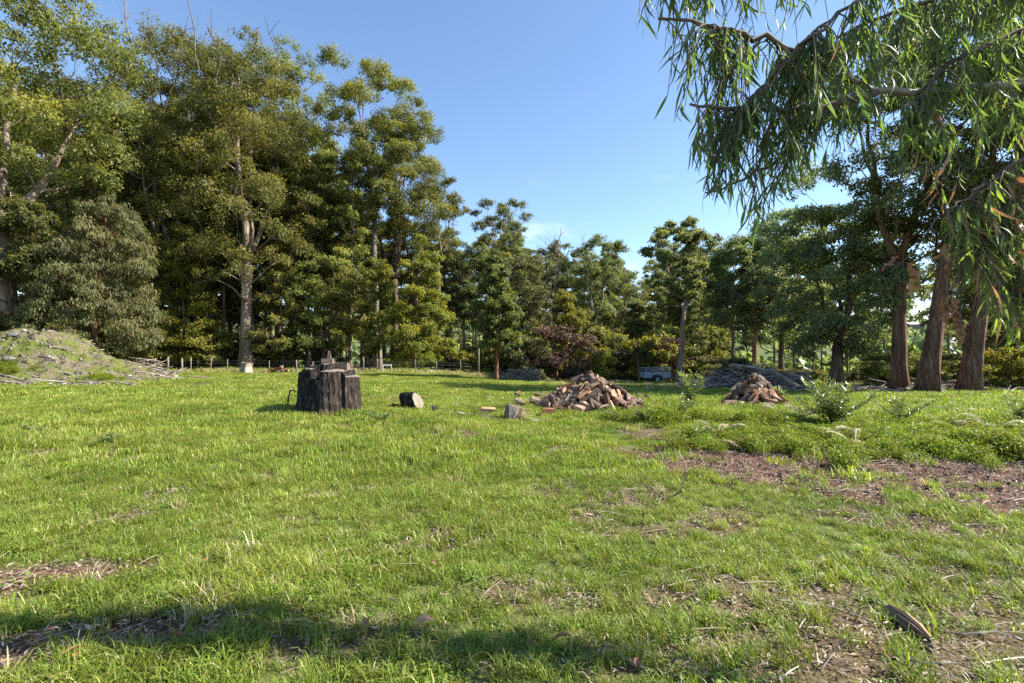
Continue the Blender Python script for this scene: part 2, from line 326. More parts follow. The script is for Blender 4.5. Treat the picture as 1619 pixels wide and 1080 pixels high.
# ------------------------------------------------------------------ ground
PATCH = [  # cx, cy, rx, ry, rot, strength, red
    (3.6, 4.5, 1.0, .35, -.3, .7, 1), (4.9, 6.3, 3.1, 1.35, -.33, 1.7, 1), (7.8, 5.7, 2.6, 1.35, -.2, 1.2, 1), (2.6, 2.5, 1.35, .62, .1, .74, .6), (3.6, 3.2, 1.4, .4, -.3, .55, .6),
    (-3.25, 3.42, .8, .22, .12, 1.0, .8), (-2.55, 2.55, .95, .2, .25, 1.0, .7), (-7.1, 7.6, .8, .3, 0, .9, 1), (-22, 21.8, 9.5, 1.3, .05, 1.0, .25),
    (-3.75, 11.45, .9, .42, 0, 1.3, 1), (17, 21.8, 9.5, 2.4, .08, 1.0, .9), (3.0, 12.9, 2.2, .8, 0, .75, .8), (7.6, 13.7, 1.8, .7, 0, .7, .8), (.6, 12.3, 1.6, .5, 0, .5, .5),
    (14, 28, 5, 3, 0, .8, .4), (.15, 3.1, .5, .22, 0, .6, .5), (-.6, 4.0, .5, .2, .2, .6, .6), (-.9, 2.65, .6, .22, .2, .55, .6), (.9, 2.5, .6, .2, 0, .55, .6), (3.0, 8.6, .9, .4, 0, .8, 1),
    (-11, 13.2, 1.4, .4, 0, .6, .4), (-6.6, 13.5, 1.5, .3, 0, .5, .4), (14, 14, 6, 1.0, .05, .55, .5), (1.0, 4.2, .5, .2, 0, .5, .6), (2.0, 4.6, .5, .3, .5, .6, .9)]
def bare(X, Y):
    X = np.asarray(X, float); Y = np.asarray(Y, float)
    b = np.zeros_like(X); red = np.full_like(X, .45)
    nz = (fbm(X * 1.6, Y * 1.6, 21, 4) - .5) * 1.6 + (fbm(X * 6, Y * 6, 31, 3) - .5) * .9
    for cx, cy, rx, ry, ro, st, rd in PATCH:
        c, s = cos(ro), sin(ro); u = ((X - cx) * c + (Y - cy) * s) / rx; v = (-(X - cx) * s + (Y - cy) * c) / ry
        d = np.sqrt(u * u + v * v)
        k = sstep(1.25, .7, d + nz * .48) * st
        red = np.where(k > b, rd, red); b = np.maximum(b, k)
    small = sstep(.57, .72, fbm(X * 1.3 + 5, Y * 1.3, 41, 4)) * .72
    b = np.maximum(b, small)
    b = np.maximum(b, sstep(37, 42, Y + (fbm(X * .5, Y * .5, 3, 3) - .5) * 4) * .95) * sstep(75, 60, Y)
    return np.clip(b, 0, 1), red

def ground():
    a = np.concatenate([np.linspace(-30, -3, 20), np.arange(-2.8, 16, .14), 16 + np.cumsum(.14 * 1.035 ** np.arange(1, 88))])
    a = a[a < 900]; ys = np.append(a, 950)
    half = np.concatenate([np.arange(0, 9, .16), 9 + np.cumsum(.16 * 1.045 ** np.arange(1, 122))]); half = half[half < 900]; half = np.append(half, 1000)
    xs = np.concatenate([-half[:0:-1], half])
    X, Y = np.meshgrid(xs, ys); Z = zg(X, Y)
    b, r = bare(X, Y)
    Z = Z - b * .015
    ny, nx = X.shape
    i = np.arange(ny - 1)[:, None] * nx; j = np.arange(nx - 1)[None]
    Q = np.stack([i + j, i + j + 1, i + nx + j + 1, i + nx + j], -1).reshape(-1, 4)
    A = Acc(); A.add(np.stack([X, Y, Z], -1), Q)
    me = A.mesh('ground', [M['ground']])
    for nm, v in (('bare', b), ('red', r)):
        at = me.attributes.new(nm, 'FLOAT', 'POINT'); at.data.foreach_set('value', v.astype(np.float32).ravel())
    o = obj('ground', me); o['kind'] = 'structure'
ground()

# earth mound at the left
MC = (-27.0, 27.0)
def zm(X, Y):
    dx = (X - MC[0]) / np.where(X > MC[0], 8.3, 8.5); dy = (Y - MC[1]) / 5.2
    d = np.sqrt(dx * dx + dy * dy)
    h = 2.55 * (1 - sstep(0.02, 1.0, d)) * (1 + .6 * (fbm(X * .6, Y * .6, 61, 4) - .5)) + (fbm(X * 2.2, Y * 2.2, 63, 5) - .5) * .6 * sstep(1.05, .8, d) + (fbm(X * 7, Y * 7, 65, 2) - .5) * .14 * sstep(1.05, .8, d)
    return zg(X, Y) + h - .25 * sstep(.9, 1.1, d) - .02
def moundmat():
    m, nt = newmat('mound_earth'); L = nt.links.new
    ge = nn(nt, 'ShaderNodeNewGeometry')
    n1 = nn(nt, 'ShaderNodeTexNoise', i_Scale=.9, i_Detail=6.0); n2 = nn(nt, 'ShaderNodeTexNoise', i_Scale=9.0, i_Detail=6.0, i_Roughness=.65)
    for n in (n1, n2): L(ge.outputs['Position'], n.inputs['Vector'])
    a = ramp(nt, [(.3, (.06, .05, .03)), (.47, (.125, .105, .065)), (.6, (.17, .15, .10)), (.72, (.30, .275, .22))]); L(n2.outputs['Fac'], a.inputs['Fac'])
    g = ramp(nt, [(.3, (.055, .072, .018)), (.6, (.125, .14, .036))]); L(n2.outputs['Fac'], g.inputs['Fac'])
    f = ramp(nt, [(.40, (0, 0, 0)), (.58, (1, 1, 1))]); L(n1.outputs['Fac'], f.inputs['Fac'])
    mg = nn(nt, 'ShaderNodeMix', data_type='RGBA'); L(f.outputs[0], mg.inputs['Factor']); L(a.outputs[0], mg.inputs['A']); L(g.outputs[0], mg.inputs['B'])
    pb = nn(nt, 'ShaderNodeBsdfPrincipled', i_Roughness=.95); pb.inputs['Specular IOR Level'].default_value = .1; L(mg.outputs['Result'], pb.inputs['Base Color'])
    b = nn(nt, 'ShaderNodeBump', i_Strength=.9, i_Distance=.12); L(n2.outputs['Fac'], b.inputs['Height']); L(b.outputs[0], pb.inputs['Normal'])
    o = nn(nt, 'ShaderNodeOutputMaterial'); L(pb.outputs[0], o.inputs['Surface']); return m
def mound():
    xs = np.linspace(-37, -17, 200); ys = np.linspace(21, 33, 130); X, Y = np.meshgrid(xs, ys); Z = zm(X, Y)
    ny, nx = X.shape; i = np.arange(ny - 1)[:, None] * nx; j = np.arange(nx - 1)[None]
    Q = np.stack([i + j, i + j + 1, i + nx + j + 1, i + nx + j], -1).reshape(-1, 4)
    A = Acc(); A.add(np.stack([X, Y, Z], -1), Q)
    o = obj('earth_mound', A.mesh('earth_mound', [moundmat()])); o['kind'] = 'structure'
mound()
def ztop(X, Y): return np.maximum(zg(X, Y), np.where((X > -37) & (X < -17) & (Y > 21) & (Y < 33), zm(X, Y), -99))

# ------------------------------------------------------------------ trees
def make_tree(seed, H, cb, R, tr, n_cl=40, N=29000, lean=(0, 0), leaf=(.235, .095), shape='dome', mats=('bark', 'olive'), Ry=None,
              droop=.5, clump=(.20, .34), squash=.85, dead=0, tsides=9, wig=.25, fork=0.0, gap=0.0, side=0.0, top_tint=.5, ztrunk=.86, flute=0.0, thin=1.0, stems=3, zf=None):
    """local-space trunk+limbs mesh and crown mesh"""
    global RNG
    keep = RNG; RNG = np.random.default_rng(seed); R_ = RNG; N = int(N * .91)
    Ry = Ry or R
    nt_ = 16; t = np.linspace(0, 1, nt_); zt = H * ztrunk
    px = lean[0] * t + wig * np.cumsum(R_.normal(size=nt_)) * .35 * t; py = lean[1] * t + wig * np.cumsum(R_.normal(size=nt_)) * .35 * t
    tz = t * zt; tz[0] = -.35
    trunk = np.stack([px, py, tz], -1)
    rad = tr * (1 - .88 * t ** .9) + tr * .42 * np.exp(-np.maximum(tz, 0) / (1.5 * tr + .05)); rad = np.maximum(rad, .025)
    A = Acc(); ph = R_.random(3) * 6
    fl = (lambda k, a: 1 + flute * np.exp(-k * .35) * np.cos(5 * a + ph[0] + .1 * k) + flute * .5 * np.cos(9 * a + ph[1] + .2 * k) + (.035 * np.cos(13 * a + ph[2] + .25 * k) + .025 * np.cos(21 * a - ph[0] + .4 * k) if tsides > 16 else 0)) if flute else None
    axz, axx, axy = tz, px, py
    STEMS = []
    if stems > 1:
        zfk = zf or cb * R_.uniform(.75, 1.05); zfk = min(max(zfk, H * .22), H * .6)
        kf = int(np.searchsorted(tz, zfk)); rf = rad[kf]
        trunk_d = trunk[:kf + 1]; tube(A, trunk_d, rad[:kf + 1], tsides, rough=.06, flute=fl)
        a0 = R_.random() * 6.28
        for q in range(stems):
            an = a0 + q * 2 * pi / stems + R_.normal() * .3; sp = R_.uniform(.25, .5) * (1 if q else .5); m = 11; s_ = np.linspace(0, 1, m)
            hz = H * R_.uniform(.78, .95) if q == 0 else H * R_.uniform(.62, .9)
            pts = np.stack([trunk[kf, 0] + cos(an) * R * sp * s_ ** .8, trunk[kf, 1] + sin(an) * Ry * sp * s_ ** .8, tz[kf] + (hz - tz[kf]) * s_ ** 1.1], -1)
            pts[:, :2] += np.stack([np.interp(pts[:, 2], tz, px) - trunk[kf, 0], np.interp(pts[:, 2], tz, py) - trunk[kf, 1]], -1)
            pts[1:] += np.cumsum(R_.normal(size=(m - 1, 3)) * (.13, .13, .05), 0)
            r_ = rf * (.78 if q == 0 else R_.uniform(.5, .7)) * (1 - .86 * s_) + .02
            tube(A, pts, r_, max(6, tsides - 2), rough=.05); STEMS.append((pts, r_))
    else:
        tube(A, trunk, rad, tsides, rough=.06, flute=fl)
    # clumps
    C = []; tries = 0
    while len(C) < n_cl and tries < n_cl * 60:
        tries += 1
        u = R_.random()
        if shape == 'dome': prof = np.sqrt(max(0, 1 - (1.75 * (u - .43)) ** 2)) if u > .43 else .55 + .45 * u / .43
        elif shape == 'column': prof = (1 - u) ** .55 * (.75 + .25 * min(1, u * 5))
        elif shape == 'cone': prof = (1 - u) ** .8 * min(1, .55 + u * 3)
        elif shape == 'umbrella': prof = .25 + .75 * np.sin(pi * min(1, (u * .85) ** 1.1)) if u < .9 else .55
        else: prof = (.8 + .2 * u) * np.sqrt(max(.02, 1 - max(0, (u - .55) / .45) ** 2))
        an = R_.random() * 2 * pi; q = np.sqrt(R_.uniform(.05, 1)) * prof
        zc = cb + (H - cb) * u
        ax = np.interp(zc, tz, px); ay = np.interp(zc, tz, py)
        rc = R * R_.uniform(*clump) * (0.75 + .25 * prof)
        c = np.array([ax + q * (R - rc * .6) * cos(an) + side * R * u, ay + q * (Ry - rc * .6) * sin(an), min(zc, H - rc * squash * .9)])
        if any(np.linalg.norm((c - d[0]) * (1, 1, 1.15)) < .58 * (rc + d[1]) * (1 + gap) for d in C): 
            if tries < n_cl * 45: continue
        C.append((c, rc))
    C.sort(key=lambda d: np.hypot(d[0][0] - np.interp(d[0][2], tz, px), d[0][1] - np.interp(d[0][2], tz, py)))
    # limbs: greedy attachment
    zmin = cb * (.75 if fork == 0 else fork)
    nodes = []
    if STEMS:
        for pts, r_ in STEMS:
            for f in np.linspace(.02, 1, 20): nodes.append((np.array([np.interp(f, np.linspace(0, 1, len(pts)), pts[:, q]) for q in range(3)]), np.interp(f, np.linspace(0, 1, len(pts)), r_), 0))
        for f in np.linspace(zmin, zfk, 6): nodes.append((np.array([np.interp(f, tz, px), np.interp(f, tz, py), f]), np.interp(f, tz, rad), 0))
    else:
        for f in np.linspace(zmin, zt, 30): nodes.append((np.array([np.interp(f, tz, px), np.interp(f, tz, py), f]), np.interp(f, tz, rad), 0))
    for c, rc in C:
        P = np.array([n[0] for n in nodes]); d = c - P
        dist = np.linalg.norm(d, axis=1); hor = np.hypot(d[:, 0], d[:, 1])
        cost = dist + np.where(d[:, 2] < .75 * hor, 1.6 * (.75 * hor - d[:, 2]), 0) + np.array([n[2] for n in nodes]) * .35
        k = int(np.argmin(cost)); p0, r0, lv = nodes[k]
        if dist[k] < .25: continue
        m = max(4, min(7, int(dist[k] / .9) + 2)); s = np.linspace(0, 1, m)[:, None]
        bow = np.array([0, 0, -1.0]) * .07 * dist[k] + R_.normal(size=3) * .07 * dist[k]
        pts = p0 + (c - p0) * s + bow * np.sin(pi * s) + R_.normal(size=(m, 3)) * .03 * dist[k] * np.sin(pi * s)
        rs = min(r0 * .72, .02 + .017 * dist[k] ** 1.1 * (tr / .3) ** .4); rr = np.linspace(rs, max(.012, rs * .3), m)
        tube(A, pts, rr, 6 if rs > .07 else 4, cap=False)
        for q in range(1, m): nodes.append((pts[q], rr[q], lv + 1))
        # twigs into the clump
        for _ in range(3):
            e = c + R_.normal(size=3) * rc * (.5, .5, .3) + (0, 0, rc * .2)
            tube(A, np.stack([pts[-2], (pts[-2] + e) / 2 + R_.normal(size=3) * .05 * rc, e]), [rr[-1], rr[-1] * .7, .006], 3, cap=False)
    for _ in range(dead):
        c, rc = C[R_.integers(len(C) // 2, len(C))]; 
        b = np.array([np.interp(H * .8, tz, px), np.interp(H * .8, tz, py), H * .8]) + R_.normal(size=3) * (R * .45, R * .45, H * .03)
        e = b + np.array([R_.normal() * 1.6, R_.normal() * 1.6, H * R_.uniform(.16, .27)])
        pts = np.linspace(b, e, 7) + R_.normal(size=(7, 3)) * .12
        tube(A, pts, np.linspace(.075, .02, 7), 4, cap=False)
        for _k in range(6):
            q = pts[R_.integers(2, 6)]; w = q + np.array([R_.normal() * .7, R_.normal() * .7, R_.uniform(.4, 1.5)])
            tube(A, np.stack([q, (q + w) / 2 + R_.normal(size=3) * .1, w]), [.03, .022, .012], 3, cap=False)
    tm = A.mesh('trunk', [M[mats[0]]])
    # leaves
    B = Acc(); tot = sum(rc * rc for _, rc in C)
    for c, rc in C:
        n = int(N * rc * rc / tot); ns_ = max(6, int(13 * R_.uniform(.7, 1.3)))
        sdir = runit(ns_); sdir[:, 2] = np.abs(sdir[:, 2]) * 1.1 - .42
        sc = c + sdir * rc * R_.uniform(.5, .9, (ns_, 1)) * (1, 1, squash); sr = rc * R_.uniform(.26, .44, ns_)
        k = R_.integers(0, ns_, n)
        off = runit(n) * (R_.random((n, 1)) ** .45) ; off[:, 2] *= .75
        pos = sc[k] + off * sr[k][:, None]
        axis = runit(n) * .9 + off * .45; axis[:, 2] -= droop
        gl = (pos - c) / rc; nrm = runit(n) * .7 + off * .6 + gl * 1.0 + (0, 0, .45)
        ct = R_.uniform(-.14, .14)
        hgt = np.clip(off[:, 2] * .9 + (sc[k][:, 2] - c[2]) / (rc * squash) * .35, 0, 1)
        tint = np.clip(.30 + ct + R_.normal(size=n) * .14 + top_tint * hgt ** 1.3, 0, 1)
        lf = R_.uniform(.7, 1.25, n)
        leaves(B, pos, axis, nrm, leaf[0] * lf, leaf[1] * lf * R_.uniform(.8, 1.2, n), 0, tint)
    cm = B.mesh('crown', [M[mats[1]]], smooth=False)
    RNG = keep
    return tm, cm

def tree(name, label, px, Y, top, hw, cbpy, seed, group=None, cat='tree', z=None, **kw):
    """place one tree by where its foot, top and crown stand"""
    x, y, z0 = gp(px, Y)
    H = 1.6 + (550 - top) / F * Y - z0; cb = max(.3, 1.6 + (550 - cbpy) / F * Y - z0); R = hw / F * Y
    if 'N' not in kw: kw['N'] = int(2 * R * (H - cb) * 300)
    if 'n_cl' not in kw: kw['n_cl'] = int(np.clip(2 * R * (H - cb) / (R * R * .085), 14, 90))
    t = thing(name, label, cat, (x, y, z0), group)
    a, b = make_tree(seed, H, cb, R, **kw)
    obj('trunk', a, t); obj('crown', b, t)
    return t

T = tree
# --- left stand, front row
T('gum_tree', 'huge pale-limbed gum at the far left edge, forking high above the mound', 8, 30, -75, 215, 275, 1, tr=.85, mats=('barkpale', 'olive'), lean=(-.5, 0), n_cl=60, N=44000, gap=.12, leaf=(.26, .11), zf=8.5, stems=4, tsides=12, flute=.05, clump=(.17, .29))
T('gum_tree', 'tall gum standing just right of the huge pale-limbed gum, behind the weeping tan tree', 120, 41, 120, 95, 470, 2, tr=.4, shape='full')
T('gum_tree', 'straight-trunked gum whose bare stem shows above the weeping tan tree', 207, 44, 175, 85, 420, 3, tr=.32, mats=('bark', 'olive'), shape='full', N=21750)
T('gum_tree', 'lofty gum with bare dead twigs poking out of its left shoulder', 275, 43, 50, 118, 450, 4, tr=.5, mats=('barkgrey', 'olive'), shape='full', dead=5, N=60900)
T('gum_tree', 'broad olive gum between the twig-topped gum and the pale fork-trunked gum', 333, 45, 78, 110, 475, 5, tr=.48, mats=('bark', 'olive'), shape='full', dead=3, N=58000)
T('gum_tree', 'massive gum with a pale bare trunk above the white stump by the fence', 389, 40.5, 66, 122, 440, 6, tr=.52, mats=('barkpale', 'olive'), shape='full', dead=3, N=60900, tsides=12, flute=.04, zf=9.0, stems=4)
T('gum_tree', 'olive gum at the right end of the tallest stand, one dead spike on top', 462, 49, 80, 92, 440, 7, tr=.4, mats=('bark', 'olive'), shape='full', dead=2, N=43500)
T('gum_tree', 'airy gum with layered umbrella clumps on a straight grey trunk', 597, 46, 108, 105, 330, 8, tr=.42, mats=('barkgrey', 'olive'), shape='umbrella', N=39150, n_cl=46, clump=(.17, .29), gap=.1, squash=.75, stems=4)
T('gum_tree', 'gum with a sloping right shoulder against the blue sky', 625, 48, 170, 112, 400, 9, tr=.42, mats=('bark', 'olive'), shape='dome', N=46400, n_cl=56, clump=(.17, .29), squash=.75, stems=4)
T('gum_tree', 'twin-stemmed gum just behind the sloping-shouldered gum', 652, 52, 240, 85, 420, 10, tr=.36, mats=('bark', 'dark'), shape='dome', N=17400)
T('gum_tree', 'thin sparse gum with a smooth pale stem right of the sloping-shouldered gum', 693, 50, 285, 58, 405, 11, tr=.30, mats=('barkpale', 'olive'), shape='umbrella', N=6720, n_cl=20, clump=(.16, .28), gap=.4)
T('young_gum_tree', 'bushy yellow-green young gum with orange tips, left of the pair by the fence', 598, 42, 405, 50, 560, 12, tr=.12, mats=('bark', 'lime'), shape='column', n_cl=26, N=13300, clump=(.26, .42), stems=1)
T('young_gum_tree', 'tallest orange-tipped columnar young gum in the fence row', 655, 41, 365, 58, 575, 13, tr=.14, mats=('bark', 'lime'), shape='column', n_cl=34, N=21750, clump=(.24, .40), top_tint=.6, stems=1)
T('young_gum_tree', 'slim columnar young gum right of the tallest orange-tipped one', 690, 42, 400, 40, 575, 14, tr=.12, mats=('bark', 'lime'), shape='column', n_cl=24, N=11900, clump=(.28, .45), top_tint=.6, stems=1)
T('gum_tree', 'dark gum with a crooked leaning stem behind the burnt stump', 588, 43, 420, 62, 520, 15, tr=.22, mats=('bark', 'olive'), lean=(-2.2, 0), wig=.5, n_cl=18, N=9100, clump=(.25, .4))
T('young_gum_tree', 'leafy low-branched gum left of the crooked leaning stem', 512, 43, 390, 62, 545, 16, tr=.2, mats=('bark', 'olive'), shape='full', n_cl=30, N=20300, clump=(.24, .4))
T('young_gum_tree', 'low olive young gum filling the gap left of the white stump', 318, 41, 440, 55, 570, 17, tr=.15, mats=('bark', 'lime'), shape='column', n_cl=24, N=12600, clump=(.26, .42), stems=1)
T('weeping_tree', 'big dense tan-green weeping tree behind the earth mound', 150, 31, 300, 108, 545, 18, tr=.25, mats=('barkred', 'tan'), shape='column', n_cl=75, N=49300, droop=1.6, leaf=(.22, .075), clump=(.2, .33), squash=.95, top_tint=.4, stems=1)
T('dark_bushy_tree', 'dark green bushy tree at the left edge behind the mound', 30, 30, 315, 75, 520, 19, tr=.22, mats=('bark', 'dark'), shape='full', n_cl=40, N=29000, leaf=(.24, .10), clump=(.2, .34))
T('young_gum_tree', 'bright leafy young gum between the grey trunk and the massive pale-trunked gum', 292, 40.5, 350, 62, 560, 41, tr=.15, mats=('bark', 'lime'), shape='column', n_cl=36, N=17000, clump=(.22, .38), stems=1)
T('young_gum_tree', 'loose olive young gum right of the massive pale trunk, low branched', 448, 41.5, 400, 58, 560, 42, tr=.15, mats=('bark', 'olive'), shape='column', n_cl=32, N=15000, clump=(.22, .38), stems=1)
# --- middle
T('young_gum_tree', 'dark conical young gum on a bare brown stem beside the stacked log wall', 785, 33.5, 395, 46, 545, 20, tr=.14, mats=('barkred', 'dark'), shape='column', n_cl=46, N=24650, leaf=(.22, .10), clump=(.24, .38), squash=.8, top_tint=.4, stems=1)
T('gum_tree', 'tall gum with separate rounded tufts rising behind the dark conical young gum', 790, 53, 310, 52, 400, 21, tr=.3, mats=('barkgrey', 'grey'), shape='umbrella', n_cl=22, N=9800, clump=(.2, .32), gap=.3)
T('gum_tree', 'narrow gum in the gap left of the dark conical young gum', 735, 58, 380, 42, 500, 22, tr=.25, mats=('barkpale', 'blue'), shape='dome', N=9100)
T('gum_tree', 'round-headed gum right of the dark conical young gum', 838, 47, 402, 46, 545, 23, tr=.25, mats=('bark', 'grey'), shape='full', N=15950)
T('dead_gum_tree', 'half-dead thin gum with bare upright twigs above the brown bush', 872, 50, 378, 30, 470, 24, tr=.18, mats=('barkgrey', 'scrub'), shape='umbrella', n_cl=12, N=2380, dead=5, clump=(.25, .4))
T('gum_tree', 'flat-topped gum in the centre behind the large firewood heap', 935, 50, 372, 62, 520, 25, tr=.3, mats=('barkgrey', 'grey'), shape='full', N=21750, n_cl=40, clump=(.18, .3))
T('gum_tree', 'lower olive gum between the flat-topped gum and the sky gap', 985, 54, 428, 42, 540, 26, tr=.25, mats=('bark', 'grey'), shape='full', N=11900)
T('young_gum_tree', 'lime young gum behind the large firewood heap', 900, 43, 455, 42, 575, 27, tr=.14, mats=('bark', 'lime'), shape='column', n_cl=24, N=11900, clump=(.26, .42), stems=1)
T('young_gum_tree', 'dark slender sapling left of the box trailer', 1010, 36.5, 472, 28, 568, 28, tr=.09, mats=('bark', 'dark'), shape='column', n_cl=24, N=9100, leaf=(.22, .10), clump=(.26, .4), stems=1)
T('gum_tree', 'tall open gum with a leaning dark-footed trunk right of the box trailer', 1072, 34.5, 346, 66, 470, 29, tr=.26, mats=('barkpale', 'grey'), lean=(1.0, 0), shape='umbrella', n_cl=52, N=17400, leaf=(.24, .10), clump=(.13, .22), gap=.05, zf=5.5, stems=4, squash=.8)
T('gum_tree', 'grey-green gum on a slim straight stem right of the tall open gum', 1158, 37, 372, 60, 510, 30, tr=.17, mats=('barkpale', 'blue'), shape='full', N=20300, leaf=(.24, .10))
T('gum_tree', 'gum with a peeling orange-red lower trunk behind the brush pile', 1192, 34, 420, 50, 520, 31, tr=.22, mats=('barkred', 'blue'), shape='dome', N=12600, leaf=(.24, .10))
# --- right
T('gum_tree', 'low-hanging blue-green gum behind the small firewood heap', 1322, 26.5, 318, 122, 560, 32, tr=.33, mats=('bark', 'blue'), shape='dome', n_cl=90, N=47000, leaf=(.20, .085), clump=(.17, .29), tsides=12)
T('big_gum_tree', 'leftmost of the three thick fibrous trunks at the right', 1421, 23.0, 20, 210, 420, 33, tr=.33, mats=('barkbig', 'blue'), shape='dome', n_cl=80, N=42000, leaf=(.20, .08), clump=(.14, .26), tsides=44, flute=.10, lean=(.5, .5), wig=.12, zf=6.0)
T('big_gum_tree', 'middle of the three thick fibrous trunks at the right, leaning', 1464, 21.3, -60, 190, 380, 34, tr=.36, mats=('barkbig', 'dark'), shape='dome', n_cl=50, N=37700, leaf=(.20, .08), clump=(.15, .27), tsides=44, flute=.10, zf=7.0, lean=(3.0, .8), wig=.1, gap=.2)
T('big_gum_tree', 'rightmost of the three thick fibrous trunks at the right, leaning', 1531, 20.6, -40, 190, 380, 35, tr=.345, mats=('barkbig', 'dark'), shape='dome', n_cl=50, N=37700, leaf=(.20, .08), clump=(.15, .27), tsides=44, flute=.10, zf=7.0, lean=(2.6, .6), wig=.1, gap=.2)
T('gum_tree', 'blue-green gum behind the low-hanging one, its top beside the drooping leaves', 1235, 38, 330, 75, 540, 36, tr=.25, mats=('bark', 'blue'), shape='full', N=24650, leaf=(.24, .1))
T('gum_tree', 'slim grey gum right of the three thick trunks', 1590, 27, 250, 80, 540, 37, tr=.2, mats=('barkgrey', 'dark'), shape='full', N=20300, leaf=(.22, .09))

# --- background stand: copies of slender trees
protos = []
for i, (H, cbf, R, tr, mt, shp, N) in enumerate([(23, .45, 3.6, .26, ('bark', 'olive'), 'full', 9000), (25, .40, 3.9, .28, ('barkgrey', 'olive'), 'dome', 9500), (21, .35, 3.4, .2, ('barkpale', 'grey'), 'full', 9000),
                                      (24, .5, 3.2, .24, ('barkpale', 'olive'), 'umbrella', 7000), (17, .22, 3.0, .16, ('bark', 'olive'), 'column', 9000)]):
    t = thing('slender_gum_tree', 'slender gum', 'tree')
    a, b = make_tree(100 + i, H, H * cbf, R, tr, n_cl=34, N=int(N * 1.5), shape=shp, mats=mt, leaf=(.29, .125), clump=(.22, .36), stems=1 if shp in ('column', 'umbrella') else 3)
    obj('trunk', a, t); obj('crown', b, t); protos.append(t)
first = set()
ADJ = ('tall olive slender gum', 'tall round-headed slender gum', 'grey-green slender gum', 'thin tufted slender gum', 'shorter narrow olive gum')
WHERE = ((110, 'behind the huge pale-limbed gum at the far left'), (230, 'behind the weeping tan tree'), (360, 'behind the twig-topped gum and the broad olive gum'), (480, 'behind the massive pale-trunked gum'), (580, 'behind the burnt stump and the crooked leaning stem'), (700, 'behind the orange-tipped columnar young gums'), (820, 'behind the dark conical young gum'),
         (960, 'behind the large firewood heap'), (1100, 'behind the box trailer'), (1290, 'behind the brush pile'), (1450, 'behind the low-hanging blue-green gum'), (9999, 'behind the rightmost thick trunks'))
def where(px): return next(w for a, w in WHERE if px < a)
def bgtree(px, Y, top, i, label, group):
    label = ADJ[i] + ' ' + where(px); group = label
    x, y, z = gp(px, Y); H = 1.6 + (550 - top) / F * Y - z; H0 = (23, 25, 21, 24, 17)[i]
    r = dup(protos[i], (x, y, z - .1), random.uniform(0, 6.28), H / H0, label, group)
    return r
LBG = 'slender gum among many in the dense stand behind the left fence'
GBG = 'slender gums in the dense stand behind the left fence'
rr = random.Random(5)
for k in range(58):
    px = -60 + k * 14.2 + rr.uniform(-8, 8); Y = rr.uniform(52, 78)
    topl = np.interp(px, [-60, 190, 250, 480, 560, 640, 700, 760], [60, 160, 130, 140, 220, 290, 380, 440])
    bgtree(px, Y, topl + rr.uniform(10, 150), rr.choice([0, 0, 1, 1, 2, 3, 3, 4]), LBG, GBG)
for k in range(22):
    px = 40 + k * 30 + rr.uniform(-12, 12); Y = rr.uniform(47, 56)
    topl = np.interp(px, [-60, 190, 250, 480, 560, 640, 700, 760], [120, 220, 200, 220, 300, 350, 420, 470])
    bgtree(px, Y, topl + rr.uniform(20, 120), rr.choice([0, 1, 4, 4, 2]), LBG, GBG)
for k in range(16):
    px = 225 + k * 22 + rr.uniform(-9, 9)
    bgtree(px, rr.uniform(43, 50), rr.uniform(230, 340), 3, LBG, GBG)
LBM = 'slender gum among many in the lower belt across the centre background'
GBM = 'slender gums in the lower belt across the centre background'
for k in range(46):
    px = 690 + k * 9.6 + rr.uniform(-8, 8); Y = rr.uniform(55, 85)
    topl = np.interp(px, [690, 760, 800, 840, 870, 960, 990, 1012, 1040, 1075, 1130], [360, 380, 350, 385, 390, 390, 435, 455, 420, 375, 375])
    bgtree(px, Y, topl + rr.uniform(-12, 50), rr.choice([0, 2, 2, 2, 2, 1]), LBM, GBM)
LBR = 'slender gum among several behind the brush pile and the thick trunks'
GBR = 'slender gums behind the brush pile and the thick trunks'
for k in range(28):
    px = 1095 + k * 20.5 + rr.uniform(-10, 10); Y = rr.uniform(42, 70)
    if 1415 < px < 1475: continue
    topl = np.interp(px, [1100, 1200, 1300, 1700], [385, 370, 350, 300])
    bgtree(px, Y, topl + rr.uniform(0, 90), rr.choice([2, 2, 1, 4]), LBR, GBR)
for t in protos:
    for ch in list(t.children): bpy.data.objects.remove(ch)
    bpy.data.objects.remove(t)

# --- shrubs
def make_shrub(seed, H, R, mat, n_cl=16, N=4480, leaf=(.2, .09), shape='full', bark='bark', name='shrub'):
    t = thing(name, 'shrub', 'shrub')
    a, b = make_tree(seed, H, H * .12, R, .07, n_cl=n_cl, N=N, shape=shape, mats=(bark, mat), leaf=leaf, clump=(.28, .45), wig=.1, tsides=5, squash=.8)
    obj('stem', a, t); obj('foliage', b, t); return t
shr = [make_shrub(200 + i, 2.6, 1.6, m, N=4760) for i, m in enumerate(['olive', 'scrub', 'lime', 'dark', 'tan'])]
brown = make_shrub(210, 3.0, 1.7, 'dead', N=3919, leaf=(.18, .07), bark='barkred')
SADJ = ['low olive shrub', 'low greyish shrub', 'low lime-green shrub', 'low dark green shrub', 'low tan-green shrub']
def put(p, px, Y, hpx_top, label, group=None, name=None):
    if group: label = SADJ[shr.index(p)] + ' ' + where(px); group = label
    x, y, z = gp(px, Y); H = 1.6 + (550 - hpx_top) / F * Y - z
    r = dup(p, (x, y, z - .05), random.uniform(0, 6.28), H / 2.6, label, group)
    if name: r.name = name
    return r
LS = 'low shrub in the undergrowth behind the wire fence at left'
GS = 'undergrowth shrubs behind the wire fence at left'
for k in range(26):
    px = -40 + k * 31 + rr.uniform(-9, 9); Y = rr.uniform(42, 54)
    put(shr[rr.choice([0, 0, 1, 2, 3, 3])], px, Y, rr.uniform(525, 568), LS, GS)
